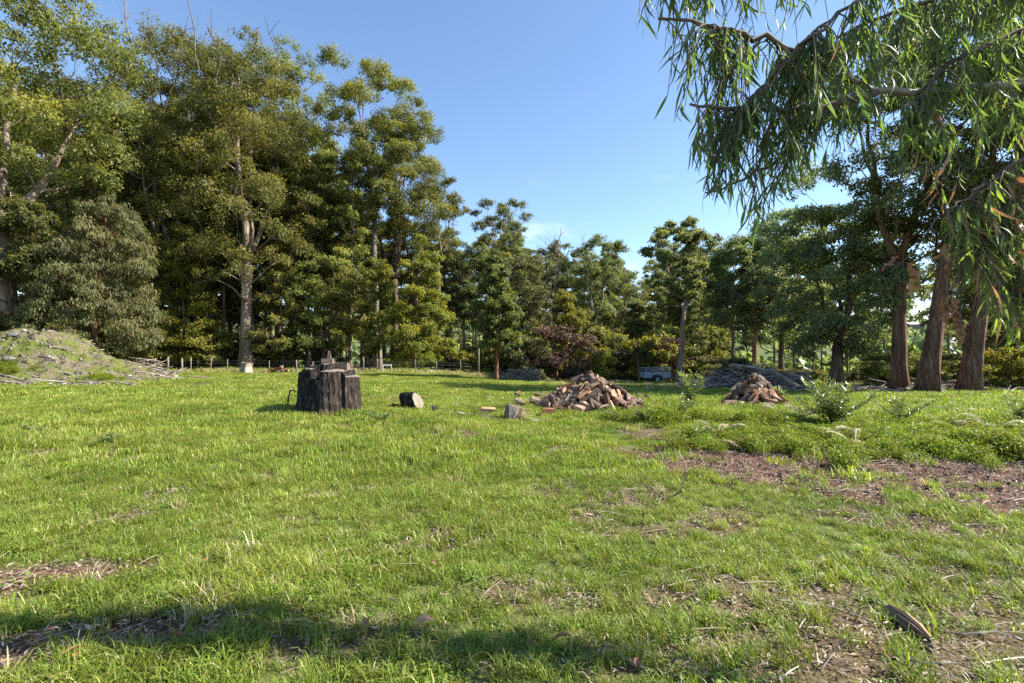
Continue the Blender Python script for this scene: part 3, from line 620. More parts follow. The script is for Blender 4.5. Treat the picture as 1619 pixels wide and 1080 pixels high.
for px, Y, top in ((20, 37, 470), (62, 38, 480), (100, 37, 490), (128, 36.5, 500), (215, 38, 520), (245, 39, 530), (345, 41, 520), (420, 42, 530), (450, 43, 525)): put(shr[0 if px % 2 else 3], px, Y, top, LS, GS)
LS2 = 'low shrub in the undergrowth across the centre background'
for k in range(24):
    px = 720 + k * 17.5 + rr.uniform(-8, 8); Y = rr.uniform(40, 52)
    put(shr[rr.choice([0, 1, 2, 2, 3])], px, Y, rr.uniform(505, 565), LS2, 'undergrowth shrubs across the centre background')
LS3 = 'greyish low shrub in the undergrowth behind the thick right trunks'
for k in range(26):
    px = 1130 + k * 22 + rr.uniform(-9, 9); Y = rr.uniform(27, 40)
    if 1425 < px < 1465: Y = 36
    put(shr[rr.choice([1, 1, 4, 0, 1])], px, Y, rr.uniform(550, 588), LS3, 'undergrowth shrubs behind the thick right trunks')
put(brown, 880, 40.5, 522, 'large brown dying bush behind the stacked log wall', name='brown_bush')
put(brown, 912, 40.5, 535, 'smaller brown dying bush behind the large firewood heap', name='brown_bush')
put(brown, 1052, 42, 540, 'reddish brown bush behind the box trailer', name='brown_bush')
put(shr[4], 838, 38.5, 530, 'pale rounded green bush directly behind the stacked log wall', name='bush')
put(shr[2], 940, 40, 545, 'bright lime bush right of the large brown dying bush', name='bush')
put(shr[2], 1600, 22.5, 545, 'bright green bush at the right edge beside the thick trunks', name='bush')
put(shr[0], 1400, 27, 555, 'yellow-green bush between the blue-green gum and the leftmost thick trunk', name='bush')
for t in shr + [brown]:
    for ch in list(t.children): bpy.data.objects.remove(ch)
    bpy.data.objects.remove(t)

# far wooded slope
def far_wood():
    A = Acc(); n = 2600
    X = RNG.uniform(-420, 620, n); Y = RNG.uniform(170, 640, n)
    keep = ~((np.abs(X - 400 - (Y - 480) * .8) < 90) & (Y > 430) & (Y < 560)); X, Y = X[keep], Y[keep]
    X = np.concatenate([X, RNG.uniform(-190, 5, 420), RNG.uniform(0, 190, 520)]); Y = np.concatenate([Y, RNG.uniform(85, 170, 420), RNG.uniform(66, 175, 520)])
    Z = zg(X, Y)
    for x, y, z in zip(X, Y, Z):
        m = 32; R = RNG.uniform(4, 8) * (1 if y > 170 else .6); d = runit(m); d[:, 2] = np.abs(d[:, 2])
        pos = np.array([x, y, z + R * .6]) + d * R * (.7, .7, .9)
        leaves(A, pos, runit(m), d + runit(m) * .5, R * .46, R * .4, 0, RNG.uniform(.1, .7, m))
    o = obj('distant_forest', A.mesh('distant_forest', [M['blue']], False)); o['kind'] = 'stuff'
far_wood()

# ------------------------------------------------------------------ fence
def fence():
    t = thing('wire_fence', 'low post and wire fence in front of the left tree stand', 'fence', gp(480, 38))
    base = np.array(t.location)
    pts = []
    for k, (px, w, h, ln) in enumerate([(222, .05, .8, 0), (240, .04, .7, .05), (266, .12, 1.3, 0), (288, .13, 1.15, 0), (302, .07, 1.2, .02), (332, .06, 1.2, .18), (360, .05, 1.05, 0), (426, .05, .95, 0), (469, .09, 1.05, 0),
                                         (495, .08, .95, 0), (556, .05, 1.0, 0), (575, .07, 1.1, 0), (597, .09, 1.1, 0), (657, .05, 1.1, 0), (690, .08, 1.0, 0), (729, .06, 1.15, -.05), (757, .09, 2.4, 0)]):
        Y = 37.6 + .8 * sin(px * .01); p = np.array(gp(px, Y))
        A = Acc(); tube(A, [p - base - (0, 0, .3), p - base + (ln * .5, 0, h * .5), p - base + (ln, 0, h)], [w * .62, w * .6, w * .55], 7, rough=.1)
        obj('post', A.mesh('post', [M['post']]), t); pts.append(p)
    for h in (.25, .5, .75, .95):
        A = Acc(); q = []
        for a, b in zip(pts[:-1], pts[1:]):
            for s in (0, .5): q.append(a + (b - a) * s - base + (0, -.06, h - .03 * (s > 0)))
        tube(A, q, np.full(len(q), .007), 4); obj('wire', A.mesh('wire', [M['wire']]), t)
fence()

# ------------------------------------------------------------------ firewood
def wedge(i):
    r = random.Random(i); L_ = r.uniform(.26, .40); R = r.uniform(.07, .115); a = r.uniform(1.2, 2.6); n = 4
    ang = [-a / 2 + a * k / (n - 1) for k in range(n)]; A = Acc(); k = n + 1
    S = 3; V = []
    for s in range(S):
        x = -L_ / 2 + L_ * s / (S - 1); sc = 1 + r.uniform(-.08, .08)
        V.append((x + r.uniform(-.012, .012), r.uniform(-.012, .012), r.uniform(-.012, .012)))
        for g in ang: V.append((x + r.uniform(-.015, .015), R * sc * sin(g) * 1.1, R * sc * cos(g) * 1.25))
    V = np.array(V); V[:, 2] -= R * .45
    Qb, Qw = [], []
    for s in range(S - 1):
        for q in range(k):
            f = [s * k + q, s * k + (q + 1) % k, (s + 1) * k + (q + 1) % k, (s + 1) * k + q]
            (Qw if q in (0, k - 1) else Qb).append(f)
    e = (S - 1) * k
    T1 = [[0, j + 1, j] for j in range(1, k - 1)] + [[e, e + j, e + j + 1] for j in range(1, k - 1)]
    A.add(V, Qw, T1, 0); A.n = 0; A.add(np.zeros((0, 3)), Qb, None, 1); A.n = len(V)
    return A.mesh('firewood', [M['wood'], M['logbark']], smooth=False)
WED = [wedge(i) for i in range(16)]

def heap(cx, cy, rx, ry, h, n, name, label, group, seed, extra):
    r = random.Random(seed); z0 = float(zg(cx, cy))
    def hs(x, y):
        d = math.hypot((x - cx) / rx, (y - cy) / ry); th = math.atan2(y - cy, x - cx)
        d *= 1 + .12 * sin(3 * th + seed) + .07 * sin(7 * th)
        return h * max(0, 1 - d ** 1.15) + .0
    # inner logs, hidden ones included, one mesh
    A = Acc()
    for _ in range(extra):
        q = math.sqrt(r.random()) * .9; th = r.uniform(0, 6.28); x = cx + q * rx * cos(th); y = cy + q * ry * sin(th)
        zz = max(.05, hs(x, y) - r.uniform(.12, .2)); a = r.uniform(0, pi)
        L_ = r.uniform(.26, .36); d = np.array([cos(a), sin(a), r.uniform(-.3, .3)]) * L_ / 2; p = np.array([x, y, z0 + zz])
        tube(A, [p - d, p + d], [r.uniform(.08, .11)] * 2, 4, 0, True, .2, tint=r.uniform(.2, .6))
    if extra:
        o = obj('firewood', A.mesh('firewood', [M['wood']], False)); o['kind'] = 'stuff'; o['label'] = 'inner logs of ' + group; o['category'] = 'firewood'
    cnt = 0; k = 0
    while cnt < n:
        k += 1
        q = r.random() ** .55 * 1.02; th = r.uniform(0, 6.28)
        if sin(th) > .35 and r.random() < .6: continue
        x = cx + q * rx * cos(th); y = cy + q * ry * sin(th); e = .06
        sx = (hs(x + e, y) - hs(x - e, y)) / (2 * e); sy = (hs(x, y + e) - hs(x, y - e)) / (2 * e)
        a = r.uniform(0, pi * 2); pitch = math.atan(sx * cos(a) + sy * sin(a)) + r.uniform(-.22, .22)
        o = bpy.data.objects.new(name, r.choice(WED)); COL.objects.link(o)
        o.location = (x, y, float(zg(x, y)) + hs(x, y) + .03 + r.uniform(-.03, .03))
        o.rotation_euler = (r.uniform(0, 6.28), -pitch, a)
        tag(o, label, 'firewood', group); cnt += 1
bx, by = 2.05, 12.6
heap(bx, by, 1.35, 1.0, .84, 150, 'firewood_log', 'split orange-brown firewood log in the large heap in the middle of the paddock', 'firewood logs in the large heap', 3, 130)
sx_, sy_ = g0(1203, 641)
heap(sx_, sy_ + .3, .80, .75, .78, 72, 'firewood_log', 'split firewood log in the small heap in front of the brush pile', 'firewood logs in the small heap', 9, 60)
rr = random.Random(77)
for k in range(26):       # spilled right and left of the large heap
    px, py = (rr.uniform(960, 1022), rr.uniform(632, 648)) if k < 12 else (rr.uniform(815, 890), rr.uniform(627, 642))
    x, y = g0(px, py); o = bpy.data.objects.new('firewood_log', rr.choice(WED)); COL.objects.link(o)
    o.location = (x, y, float(zg(x, y)) + rr.uniform(.05, .14)); o.rotation_euler = (rr.uniform(0, 6.28), rr.uniform(-.4, .4), rr.uniform(0, 6.28))
    if k < 12: tag(o, 'split firewood log spilled at the right foot of the large heap', 'firewood', 'firewood logs spilled right of the large heap')
    else: tag(o, 'split firewood log strewn in the grass left of the large heap', 'firewood', 'firewood logs strewn left of the large heap')
for k in range(8):
    x, y = g0(rr.uniform(1128, 1170), rr.uniform(636, 642)); o = bpy.data.objects.new('firewood_log', rr.choice(WED)); COL.objects.link(o)
    o.location = (x, y, float(zg(x, y)) + .06); o.rotation_euler = (rr.uniform(0, 6.28), 0, rr.uniform(0, 6.28))
    tag(o, 'split firewood log strewn left of the small heap', 'firewood', 'firewood logs strewn left of the small heap')
for k in range(22):
    q = rr.uniform(-1, 1); x = gx(442, 36.5) + q * 1.1; y = 36.5 + rr.uniform(-.4, .4); o = bpy.data.objects.new('sawn_log', rr.choice(WED)); COL.objects.link(o)
    o.location = (x, y, float(zg(x, y)) + .08 + rr.random() * .5 * (1 - abs(q))); o.rotation_euler = (rr.uniform(0, 6.28), rr.uniform(-.3, .3), rr.uniform(0, 6.28)); o.scale = (1.3, 1.3, 1.3)
    tag(o, 'reddish sawn log in the low heap by the fence left of the burnt stump', 'log', 'sawn logs heaped by the fence')

def single_log(name, label, px, py, mesh_fn, dz=0.0, rot=(0, 0, 0)):
    x, y = g0(px, py); o = obj(name, mesh_fn(), None, (x, y, float(zg(x, y)) + dz), rot); tag(o, label, 'wood'); return o
def block(sx, sy, sz, mat, jit=.03):
    def f():
        A = Acc(); box(A, (0, 0, 0), (sx, sy, sz), 0, jit=jit); return A.mesh('block', [M[mat]], False)
    return f
single_log('wood_slab', 'flat reddish wood slab left of the pale-faced log', 629, 645, block(.32, .16, .10, 'wood'), .05, (0, .25, .3))
single_log('wood_block', 'small dark wood block right of the pale-faced log', 688, 651, block(.12, .12, .16, 'logbark'), .07, (0, 0, .4))
single_log('wood_offcut', 'reddish weathered offcut left of the split chopping block', 772, 653, block(.34, .16, .12, 'wood'), .06, (.2, .1, .2))
single_log('wood_offcut', 'small pale offcut lying in the grass furthest left of the chopping block', 733, 659, block(.3, .13, .07, 'woodgrey'), .04, (.1, .2, -.2))
single_log('wood_block', 'dark red wood block right of the split chopping block', 867, 657, block(.26, .16, .17, 'wood'), .08, (0, .05, .1))
single_log('wood_slab', 'grey slab in the grass below the split chopping block', 846, 667, block(.22, .12, .05, 'woodgrey'), .03, (0, .1, .5))
single_log('wood_block', 'dark rotten wood block right of the large heap in the grass', 967, 662, block(.28, .18, .15, 'logbark'), .06, (.1, .1, .2))
single_log('wood_offcut', 'pale offcut in the grass below the right end of the large heap', 1012, 660, block(.24, .2, .12, 'woodgrey'), .05, (.1, .1, .8))
single_log('wood_offcut', 'small pale offcut left of the strewn firewood', 823, 641, block(.2, .15, .12, 'woodcut'), .06, (.3, .2, .2))

# chopping block with split front and dry grass on it
def chop_block():
    x, y = g0(812, 663); t = thing('chopping_block', 'low split stump with a grey weathered stave in front, left of the large heap', 'stump', (x, y, float(zg(x, y))))
    A = Acc(); n = 14
    tube(A, [(0, 0, -.1), (0, 0, .1), (0.01, 0, .27), (.02, 0, .30)], [.23, .21, .2, .19], n, 0, True, .2); obj('stump_body', A.mesh('stump_body', [M['logbark']]), t)
    A = Acc(); box(A, (-.06, -.23, .15), (.08, .05, .36), 0, 0, -.25, .02); obj('stave', A.mesh('stave', [M['woodgrey']], False), t)
    A = Acc(); box(A, (.02, -.23, .14), (.06, .05, .34), 0, 0, -.3, .02); obj('stave', A.mesh('stave', [M['woodgrey']], False), t)
    A = Acc(); m = 90; p = np.stack([RNG.uniform(.0, .3, m), RNG.uniform(-.28, .1, m), RNG.uniform(.12, .33, m)], -1)
    ax = runit(m); ax[:, 2] -= .7; leaves(A, p, ax, runit(m), .22, .012, 0, RNG.random(m)); o = obj('dry_grass', A.mesh('dry_grass', [M['straw']], False), t); o['kind'] = 'stuff'
chop_block()

# log with pale oval cut face
def cut_log():
    x, y = g0(655, 647); t = thing('cut_log', 'short dark-barked log with a pale oval sawn face turned to the right', 'log', (x, y, float(zg(x, y))), rz=-.55); t.scale = (1.12, 1.12, 1.12)
    A = Acc(); n = 18; a = np.arange(n) * 2 * pi / n
    r = 1 + .06 * np.cos(3 * a) + .04 * np.cos(7 * a)
    ring = lambda xx, s, sl: np.stack([xx + sl * np.sin(a), .17 * s * r * np.cos(a), .20 + .2 * s * r * np.sin(a)], -1)
    V = np.concatenate([ring(-.34, .85, -.06), ring(-.1, 1.0, -.06), ring(.12, 1.0, -.10)])
    i = np.arange(2)[:, None] * n; j = np.arange(n)[None]; Q = np.stack([i + j, i + (j + 1) % n, i + n + (j + 1) % n, i + n + j], -1).reshape(-1, 4)
    A.add(V, Q, [[0, (k + 1), k] for k in range(1, n - 1)]); obj('log_bark', A.mesh('log_bark', [M['char']], False), t)
    A = Acc(); V = np.concatenate([ring(.12, .93, -.10), [[.125, 0, .2]]]) + (.004, 0, 0)
    A.add(V, None, [[k, (k + 1) % n, n] for k in range(n)]); obj('cut_face', A.mesh('cut_face', [M['woodcut']], False), t)
    A = Acc(); ro = ring(.12, 1.0, -.10); ri = ring(.12, .93, -.10) + (.004, 0, 0)
    A.add(np.concatenate([ro, ri]), [[k, (k + 1) % n, n + (k + 1) % n, n + k] for k in range(n)]); obj('bark_rim', A.mesh('bark_rim', [M['charlight']], False), t)
cut_log()

# ------------------------------------------------------------------ burnt stump
def stump():
    cx, cy = gx(522, 12.5), 12.5; t = thing('tree_stump', 'large charred tree stump with stepped saw cuts on top', 'stump', (cx, cy, float(zg(cx, cy))))
    nth, nz, nr = 128, 22, 12
    th = np.arange(nth) * 2 * pi / nth
    def Rt(a, zf):
        f = 1 + .025 * np.cos(5 * a + 1) + .016 * np.cos(9 * a + 2) + .012 * np.cos(17 * a) + .014 * np.cos(37 * a + zf * 3)
        g = np.where(np.abs(((a - 5.45 + pi) % (2 * pi)) - pi) < .05, -.06, 0)
        return (.77 * f + g) * (1 + (.16 + .10 * np.cos(5 * a + 1)) * np.exp(-zf * 6)) - .03 * zf
    def top(x, y):
        h = np.where(x < -.42, .92 + (x + .78) * .45, np.where(x < -.22, 1.09, np.where(x < .03, np.where(y > -.30, 1.20, .80), np.where(x < .48, 1.05 - (x - .03) * .06, .90 - (x - .48) * .15))))
        return h + (fbm(x * 9, y * 9, 77, 2) - .5) * .05
    zf = np.linspace(0, 1, nz)
    A = Acc(); V = []
    for k in range(nz):
        r = Rt(th, zf[k]); x = r * np.cos(th) ; y = r * np.sin(th) * .95
        r1 = Rt(th, 1.0); h = top(r1 * np.cos(th), r1 * np.sin(th) * .95)
        lump = (vnoise(th * 9, np.full(nth, zf[k] * 7), 5) - .5) * .045 + (vnoise(th * 22, np.full(nth, zf[k] * 14), 6) - .5) * .03
        V.append(np.stack([x * (1 + lump), y * (1 + lump), -.12 + (h + .12) * zf[k]], -1))
    V = np.concatenate(V); i = np.arange(nz - 1)[:, None] * nth; j = np.arange(nth)[None]
    Q = np.stack([i + j, i + (j + 1) % nth, i + nth + (j + 1) % nth, i + nth + j], -1).reshape(-1, 4)
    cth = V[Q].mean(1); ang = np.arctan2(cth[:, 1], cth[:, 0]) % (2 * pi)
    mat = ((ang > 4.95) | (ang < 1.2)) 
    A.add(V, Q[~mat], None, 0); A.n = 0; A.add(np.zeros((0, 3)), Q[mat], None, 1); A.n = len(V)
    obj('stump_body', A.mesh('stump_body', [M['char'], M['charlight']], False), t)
    A = Acc(); V = []
    for k in range(nr + 1):
        s = 1 - k / nr * .999; r1 = Rt(th, 1.0) * s; x = r1 * np.cos(th); y = r1 * np.sin(th) * .95
        V.append(np.stack([x, y, top(x, y) + .003], -1))
    V = np.concatenate(V); i = np.arange(nr)[:, None] * nth
    Q = np.stack([i + j, i + (j + 1) % nth, i + nth + (j + 1) % nth, i + nth + j], -1).reshape(-1, 4)
    e = V[Q]; steep = (e[:, :, 2].max(1) - e[:, :, 2].min(1)) > .09
    A.add(V, Q[~steep], None, 0); A.n = 0; A.add(np.zeros((0, 3)), Q[steep], None, 1); A.n = len(V)
    obj('cut_top', A.mesh('cut_top', [M['stumpcut'], M['char']], False), t)
    z0 = t.location
    for nm, c, s, m, lab, rz in (('wood_block', (-.10, .12, 1.27), (.28, .2, .14), 'logbark', 'dark wood block lying on top of the burnt stump', .1), ('wood_offcut', (-.07, .14, 1.43), (.07, .07, .19), 'stumpcut', 'brownish upright offcut standing on the burnt stump', .2),
                                 ('wood_offcut', (.28, .28, 1.12), (.22, .16, .18), 'logbark', 'dark offcut on the right step of the burnt stump', -.2), ('wood_offcut', (-.48, .25, 1.08), (.25, .2, .14), 'logbark', 'brown offcut on the left step of the burnt stump', .3)):
        A = Acc(); box(A, (0, 0, 0), s, 0, jit=.03); o = obj(nm, A.mesh(nm, [M[m]], False), None, (z0[0] + c[0], z0[1] + c[1], z0[2] + c[2]), (0, 0, rz)); tag(o, lab, 'wood')
stump()

def tap():
    x, y = g0(454, 644); t = thing('standpipe_tap', 'rusty leaning standpipe with a garden tap left of the burnt stump', 'tap', (x, y, float(zg(x, y))))
    A = Acc(); tube(A, [(0, 0, -.2), (.03, 0, .2), (.075, 0, .42)], [.022] * 3, 8); obj('pipe', A.mesh('pipe', [M['rust']]), t)
    A = Acc(); tube(A, [(.075, 0, .42), (.085, 0, .455), (.12, 0, .465), (.15, 0, .46)], [.024, .026, .024, .02], 8); obj('elbow', A.mesh('elbow', [M['rust']]), t)
    A = Acc(); tube(A, [(.15, 0, .46), (.19, 0, .455), (.205, 0, .43), (.21, 0, .40)], [.022, .024, .02, .018], 8); obj('spout', A.mesh('spout', [M['brass']]), t)
    A = Acc(); tube(A, [(.17, 0, .47), (.17, 0, .52)], [.009, .009], 6); tube(A, [(.13, 0, .525), (.17, 0, .53), (.21, 0, .525)], [.009, .012, .009], 6); obj('tap_handle', A.mesh('tap_handle', [M['brass']]), t)
tap()

# ------------------------------------------------------------------ trailer
def trailer():
    Y = 38.0; x0, x1 = gx(1018, Y), gx(1053, Y); z = float(zg((x0 + x1) / 2, Y)); t = thing('box_trailer', 'pale box trailer with skylight blue in its colour, low rail cage, parked before the trees', 'trailer', ((x0 + x1) / 2, Y, z), rz=.06)
    Lh = (x1 - x0) / 2 + .15; Wd = .62; zf = .42
    A = Acc(); box(A, (0, 0, zf), (Lh * 2, Wd * 2, .04)); obj('tray_floor', A.mesh('tray_floor', [M['steel']], False), t)
    for c, s in (((0, -Wd, zf + .22), (Lh * 2, .03, .38)), ((0, Wd, zf + .22), (Lh * 2, .03, .38)), ((-Lh, 0, zf + .22), (.03, Wd * 2 - .04, .38)), ((Lh, 0, zf + .22), (.03, Wd * 2 - .04, .38))):
        A = Acc(); box(A, c, s); 
        if s[0] > 1:
            for q in np.linspace(-Lh * .8, Lh * .8, 5): box(A, (q, c[1] * 1.035, c[2]), (.03, .02, .34))
        obj('side_panel', A.mesh('side_panel', [M['steel']], False), t)
    for sx in (-1, 0, 1):
        for sy in (-1, 1):
            A = Acc(); top = zf + (.98 if sx == 1 else .78); tube(A, [(sx * (Lh - .02), sy * Wd, zf + .38), (sx * (Lh - .02), sy * Wd, top)], [.022] * 2, 6); obj('cage_post', A.mesh('cage_post', [M['steel']]), t)
    for sy in (-1, 1):
        for zz in (.58, .74):
            A = Acc(); tube(A, [(-Lh, sy * (Wd + .03), zf + zz), (Lh, sy * (Wd + .03), zf + zz)], [.022] * 2, 6); obj('cage_rail', A.mesh('cage_rail', [M['steel']]), t)
    for sx in (-1, 1):
        A = Acc(); tube(A, [(sx * (Lh + .02), -Wd, zf + .74), (sx * (Lh + .02), Wd, zf + .74)], [.02] * 2, 6); obj('cage_rail', A.mesh('cage_rail', [M['steel']]), t)
    for sy in (-1, 1):
        w = Acc(); a = np.linspace(0, 2 * pi, 19)
        pr = [(.30, -.07), (.30, .07), (.18, .08), (.18, -.08), (.30, -.07)]
        V = np.array([[[r * cos(q), y, r * sin(q)] for q in a] for r, y in pr]).reshape(-1, 3); m = 19
        w.add(V, [[i * m + k, i * m + k + 1, (i + 1) * m + k + 1, (i + 1) * m + k] for i in range(4) for k in range(18)])
        wo_ = obj('wheel', w.mesh('wheel', [M['rubber']]), t, (-.08, sy * (Wd + .12), .30))
        A = Acc(); tube(A, [(0, -.05, 0), (0, .05, 0)], [.18, .18], 16); tube(A, [(0, -.08, 0), (0, .08, 0)], [.05, .05], 10); obj('rim', A.mesh('rim', [M['steel']]), wo_)
        A = Acc(); q = np.linspace(.2, pi - .2, 9); V = np.array([[-.08 + .38 * cos(b), sy * (Wd + yy), .30 + .38 * sin(b)] for yy in (.02, .24) for b in q])
        V2 = V.copy(); V2[:, 2] += .015
        A.add(np.concatenate([V, V2]), [[k, k + 1, 10 + k, 9 + k] for k in range(8)] + [[18 + k, 27 + k, 28 + k, 19 + k] for k in range(8)] + [[k, 18 + k, 19 + k, k + 1] for k in range(8)] + [[9 + k, 10 + k, 28 + k, 27 + k] for k in range(8)]); obj('mudguard', A.mesh('mudguard', [M['rubber']]), t)
    A = Acc(); tube(A, [(Lh, -.4, zf - .06), (Lh + 1.1, 0, zf - .08)], [.035] * 2, 6); tube(A, [(Lh, .4, zf - .06), (Lh + 1.1, 0, zf - .08)], [.035] * 2, 6); tube(A, [(Lh + 1.05, 0, zf - .08), (Lh + 1.3, 0, zf - .06)], [.05, .04], 8)
    tube(A, [(Lh + .9, 0, zf - .05), (Lh + .9, 0, .02 + .0)], [.03, .03], 6)
    obj('drawbar', A.mesh('drawbar', [M['rust']]), t)
trailer()

def log_stack():
    Y = 35.5; t = thing('log_stack', 'low grey wall of stacked cut branches beside the dark conical young gum', 'wood stack', gp(822, Y)); A = Acc(); r = random.Random(3)
    for row in range(9):
        for k in range(26):
            x = -1.35 + k * .107 + (row % 2) * .05; zz = .05 + row * .098
            if zz > .95 - .18 * sin(k * .5) ** 2 - (.25 if k < 3 else 0): continue
            q = r.uniform(.035, .055); y0 = -.5 + r.uniform(-.1, .08)
            tube(A, [(x, y0, zz + r.uniform(-.02, .02)), (x + r.uniform(-.03, .03), .5, zz)], [q, q * .9], 7, 0, True, .2, tint=r.uniform(.3, .75))
    o = obj('log', A.mesh('log', [M['stick']], False), t); o['kind'] = 'stuff'
    for sx in (-1.45, 1.48):
        B = Acc(); tube(B, [(sx, -.3, -.2), (sx, -.3, .95)], [.04, .035], 6); obj('stake', B.mesh('stake', [M['post']]), t)
log_stack()

def pale_stump():
    t = thing('pale_stump', 'waist-high whitish cut stump at the foot of the massive pale-trunked gum', 'stump', gp(390, 36.4)); A = Acc()
    fl = lambda k, a: 1 + .09 * np.cos(5 * a + 1) + .06 * np.cos(9 * a)
    tube(A, [(0, 0, -.2), (0, 0, .1), (.01, 0, .5), (.05, 0, .78)], [.50, .42, .36, .37], 26, 0, False, .04, flute=fl); obj('stump_body', A.mesh('stump_body', [M['palebark']], False), t)
    A = Acc(); tube(A, [(.05, 0, .77), (.05, 0, .80)], [.37, .36], 26, 0, True, .0, flute=fl); obj('cut_top', A.mesh('cut_top', [M['woodcut']], False), t)
pale_stump()
def trestle():
    t = thing('sawhorse', 'small white timber sawhorse by the fence right of the burnt stump', 'sawhorse', gp(612, 37.2), rz=.3)
    A = Acc(); box(A, (0, 0, .62), (.75, .09, .10)); obj('beam', A.mesh('beam', [M['white']], False), t)
    for sx in (-.3, .3):
        for sy in (-.24, .24):
            A = Acc(); tube(A, [(sx, sy * .1, .64), (sx * 1.08, sy, -.05)], [.03, .03], 4); obj('leg', A.mesh('leg', [M['white']], False), t)
trestle()

# ------------------------------------------------------------------ brush pile and fallen log
def brush():
    A = Acc(); r = random.Random(8); Y = 27.5; x0, x1 = gx(1095, Y), gx(1285, Y)
    for k in range(900):
        u = r.random(); x = x0 + (x1 - x0) * u; y = Y + r.uniform(-1.3, 1.8)
        hh = (1.25 * math.exp(-((u - .42) / .26) ** 2) + .55 * math.exp(-((u - .85) / .12) ** 2) + .12) * max(.1, 1 - ((y - Y - .2) / 1.7) ** 2)
        L_ = r.uniform(.5, 2.0); a = r.uniform(0, pi); p = np.array([x, y, float(zg(x, y)) + hh * math.sqrt(r.random())])
        d = np.array([cos(a), sin(a), r.uniform(-.35, .45)]) * L_ / 2; q = r.uniform(.012, .04) if r.random() < .85 else r.uniform(.05, .09)
        b = np.array([r.uniform(-.12, .12) for _ in range(3)]) * L_ * .5
        tube(A, [p - d, p + b, p + d], [q, q * .85, q * .5], 4, 0, False, 0, tint=r.uniform(.2, .8))
    o = obj('brush_pile', A.mesh('brush_pile', [M['stick']], False)); o['kind'] = 'stuff'; o['label'] = 'long grey heap of dead branches behind the small firewood heap'; o['category'] = 'brush pile'
    x, y = gx(1240, 24.5), 24.5
    A = Acc(); tube(A, [(-.55, .3, 1.0), (-.1, .1, .62), (.5, -.3, .06)], [.11, .13, .14], 10, 0, True, .1); o = obj('fallen_log', A.mesh('fallen_log', [M['barkgrey']]), None, (x, y, float(zg(x, y)))); tag(o, 'grey log sloping down off the right end of the brush pile', 'log')
    for px, py, lab in ((1095, 614, 'grey log lying at the left end of the brush pile'), (1185, 616, 'grey log lying in front of the brush pile behind the small heap')):
        x, y = gx(px, 25.5), 25.5
        A = Acc(); tube(A, [(-.8, .1, .1), (0, 0, .14), (.8, .05, .1)], [.09, .11, .08], 9, 0, True, .1); o = obj('fallen_log', A.mesh('fallen_log', [M['barkgrey']]), None, (x, y, float(zg(x, y))), (0, 0, .15)); tag(o, lab, 'log')
    # branch litter at the mound and below the thick trunks
    A = Acc()
    for k in range(240):
        x = r.uniform(-27.0, -22.5); y = r.uniform(30.5, 33); a = r.uniform(0, pi); L_ = r.uniform(.5, 2.2); hh = 1.2 * math.exp(-((x + 24.5) / 1.2) ** 2)
        p = np.array([x, y, float(zg(x, y)) + hh * r.random()]); d = np.array([cos(a), sin(a), r.uniform(-.4, .5)]) * L_ / 2
        tube(A, [p - d, p, p + d], [.035, .03, .015], 4, 0, False, 0, tint=r.uniform(.3, .9))
    o = obj('brush_pile', A.mesh('brush_pile', [M['stick']], False)); o['kind'] = 'stuff'; o['label'] = 'tangle of dead branches at the foot of the weeping tan tree'; o['category'] = 'brush pile'
    A = Acc()
    for k in range(420):
        x = r.uniform(11, 27); y = r.uniform(21.0, 25.5); a = r.uniform(0, pi); L_ = r.uniform(.3, 1.6)
        p = np.array([x, y, float(zg(x, y)) + .06 + (.5 * r.random() if x > 18.5 and y > 22 else .1 * r.random())]); d = np.array([cos(a), sin(a), r.uniform(-.2, .3)]) * L_ / 2
        tube(A, [p - d, p, p + d], [.025, .02, .01], 4, 0, False, 0, tint=r.uniform(.2, .9))
    o = obj('branch_litter', A.mesh('branch_litter', [M['stick']], False)); o['kind'] = 'stuff'
brush()

# ------------------------------------------------------------------ grass and ground cover
def blade_tuft(name, seed, n, rad, h, w, mat, lean=.5, straw=.06):
    r = np.random.default_rng(seed); A = Acc()
    an = r.random(n) * 2 * pi; q = rad * np.sqrt(r.random(n)); base = np.stack([q * np.cos(an), q * np.sin(an), np.full(n, -.01)], -1)
    H = r.uniform(h[0], h[1], n) * (1 - .35 * q / rad); dr = r.random(n) * 2 * pi; ln = r.uniform(.1, 1, n) * lean
    d = np.stack([np.cos(dr), np.sin(dr), np.zeros(n)], -1); s = np.stack([-np.sin(dr), np.cos(dr), np.zeros(n)], -1) * (w * r.uniform(.7, 1.3, n))[:, None] * .5
    up = np.array([0, 0, 1.])
    p1 = base + up * (H * .45)[:, None] + d * (H * ln * .25)[:, None]; p2 = base + up * (H * .8)[:, None] + d * (H * ln * .65)[:, None]; p3 = base + up * (H * (1 - .25 * ln))[:, None] + d * (H * ln * 1.25)[:, None]
    V = np.stack([base - s, base + s, p1 - s * .9, p1 + s * .9, p2 - s * .6, p2 + s * .6, p3], 1).reshape(-1, 3); b = np.arange(n)[:, None] * 7
    Q = np.concatenate([b + [0, 1, 3, 2], b + [2, 3, 5, 4]], 1).reshape(-1, 4); T_ = b + [4, 5, 6]
    t = np.clip(r.normal(.45, .16, n), .05, .84); t = np.where(r.random(n) < straw, r.uniform(.9, 1, n), t)
    A.add(V, Q, T_, 0, np.repeat(t, 2), t)
    return bpy.data.objects.new(name, A.mesh(name, [M[mat]]))
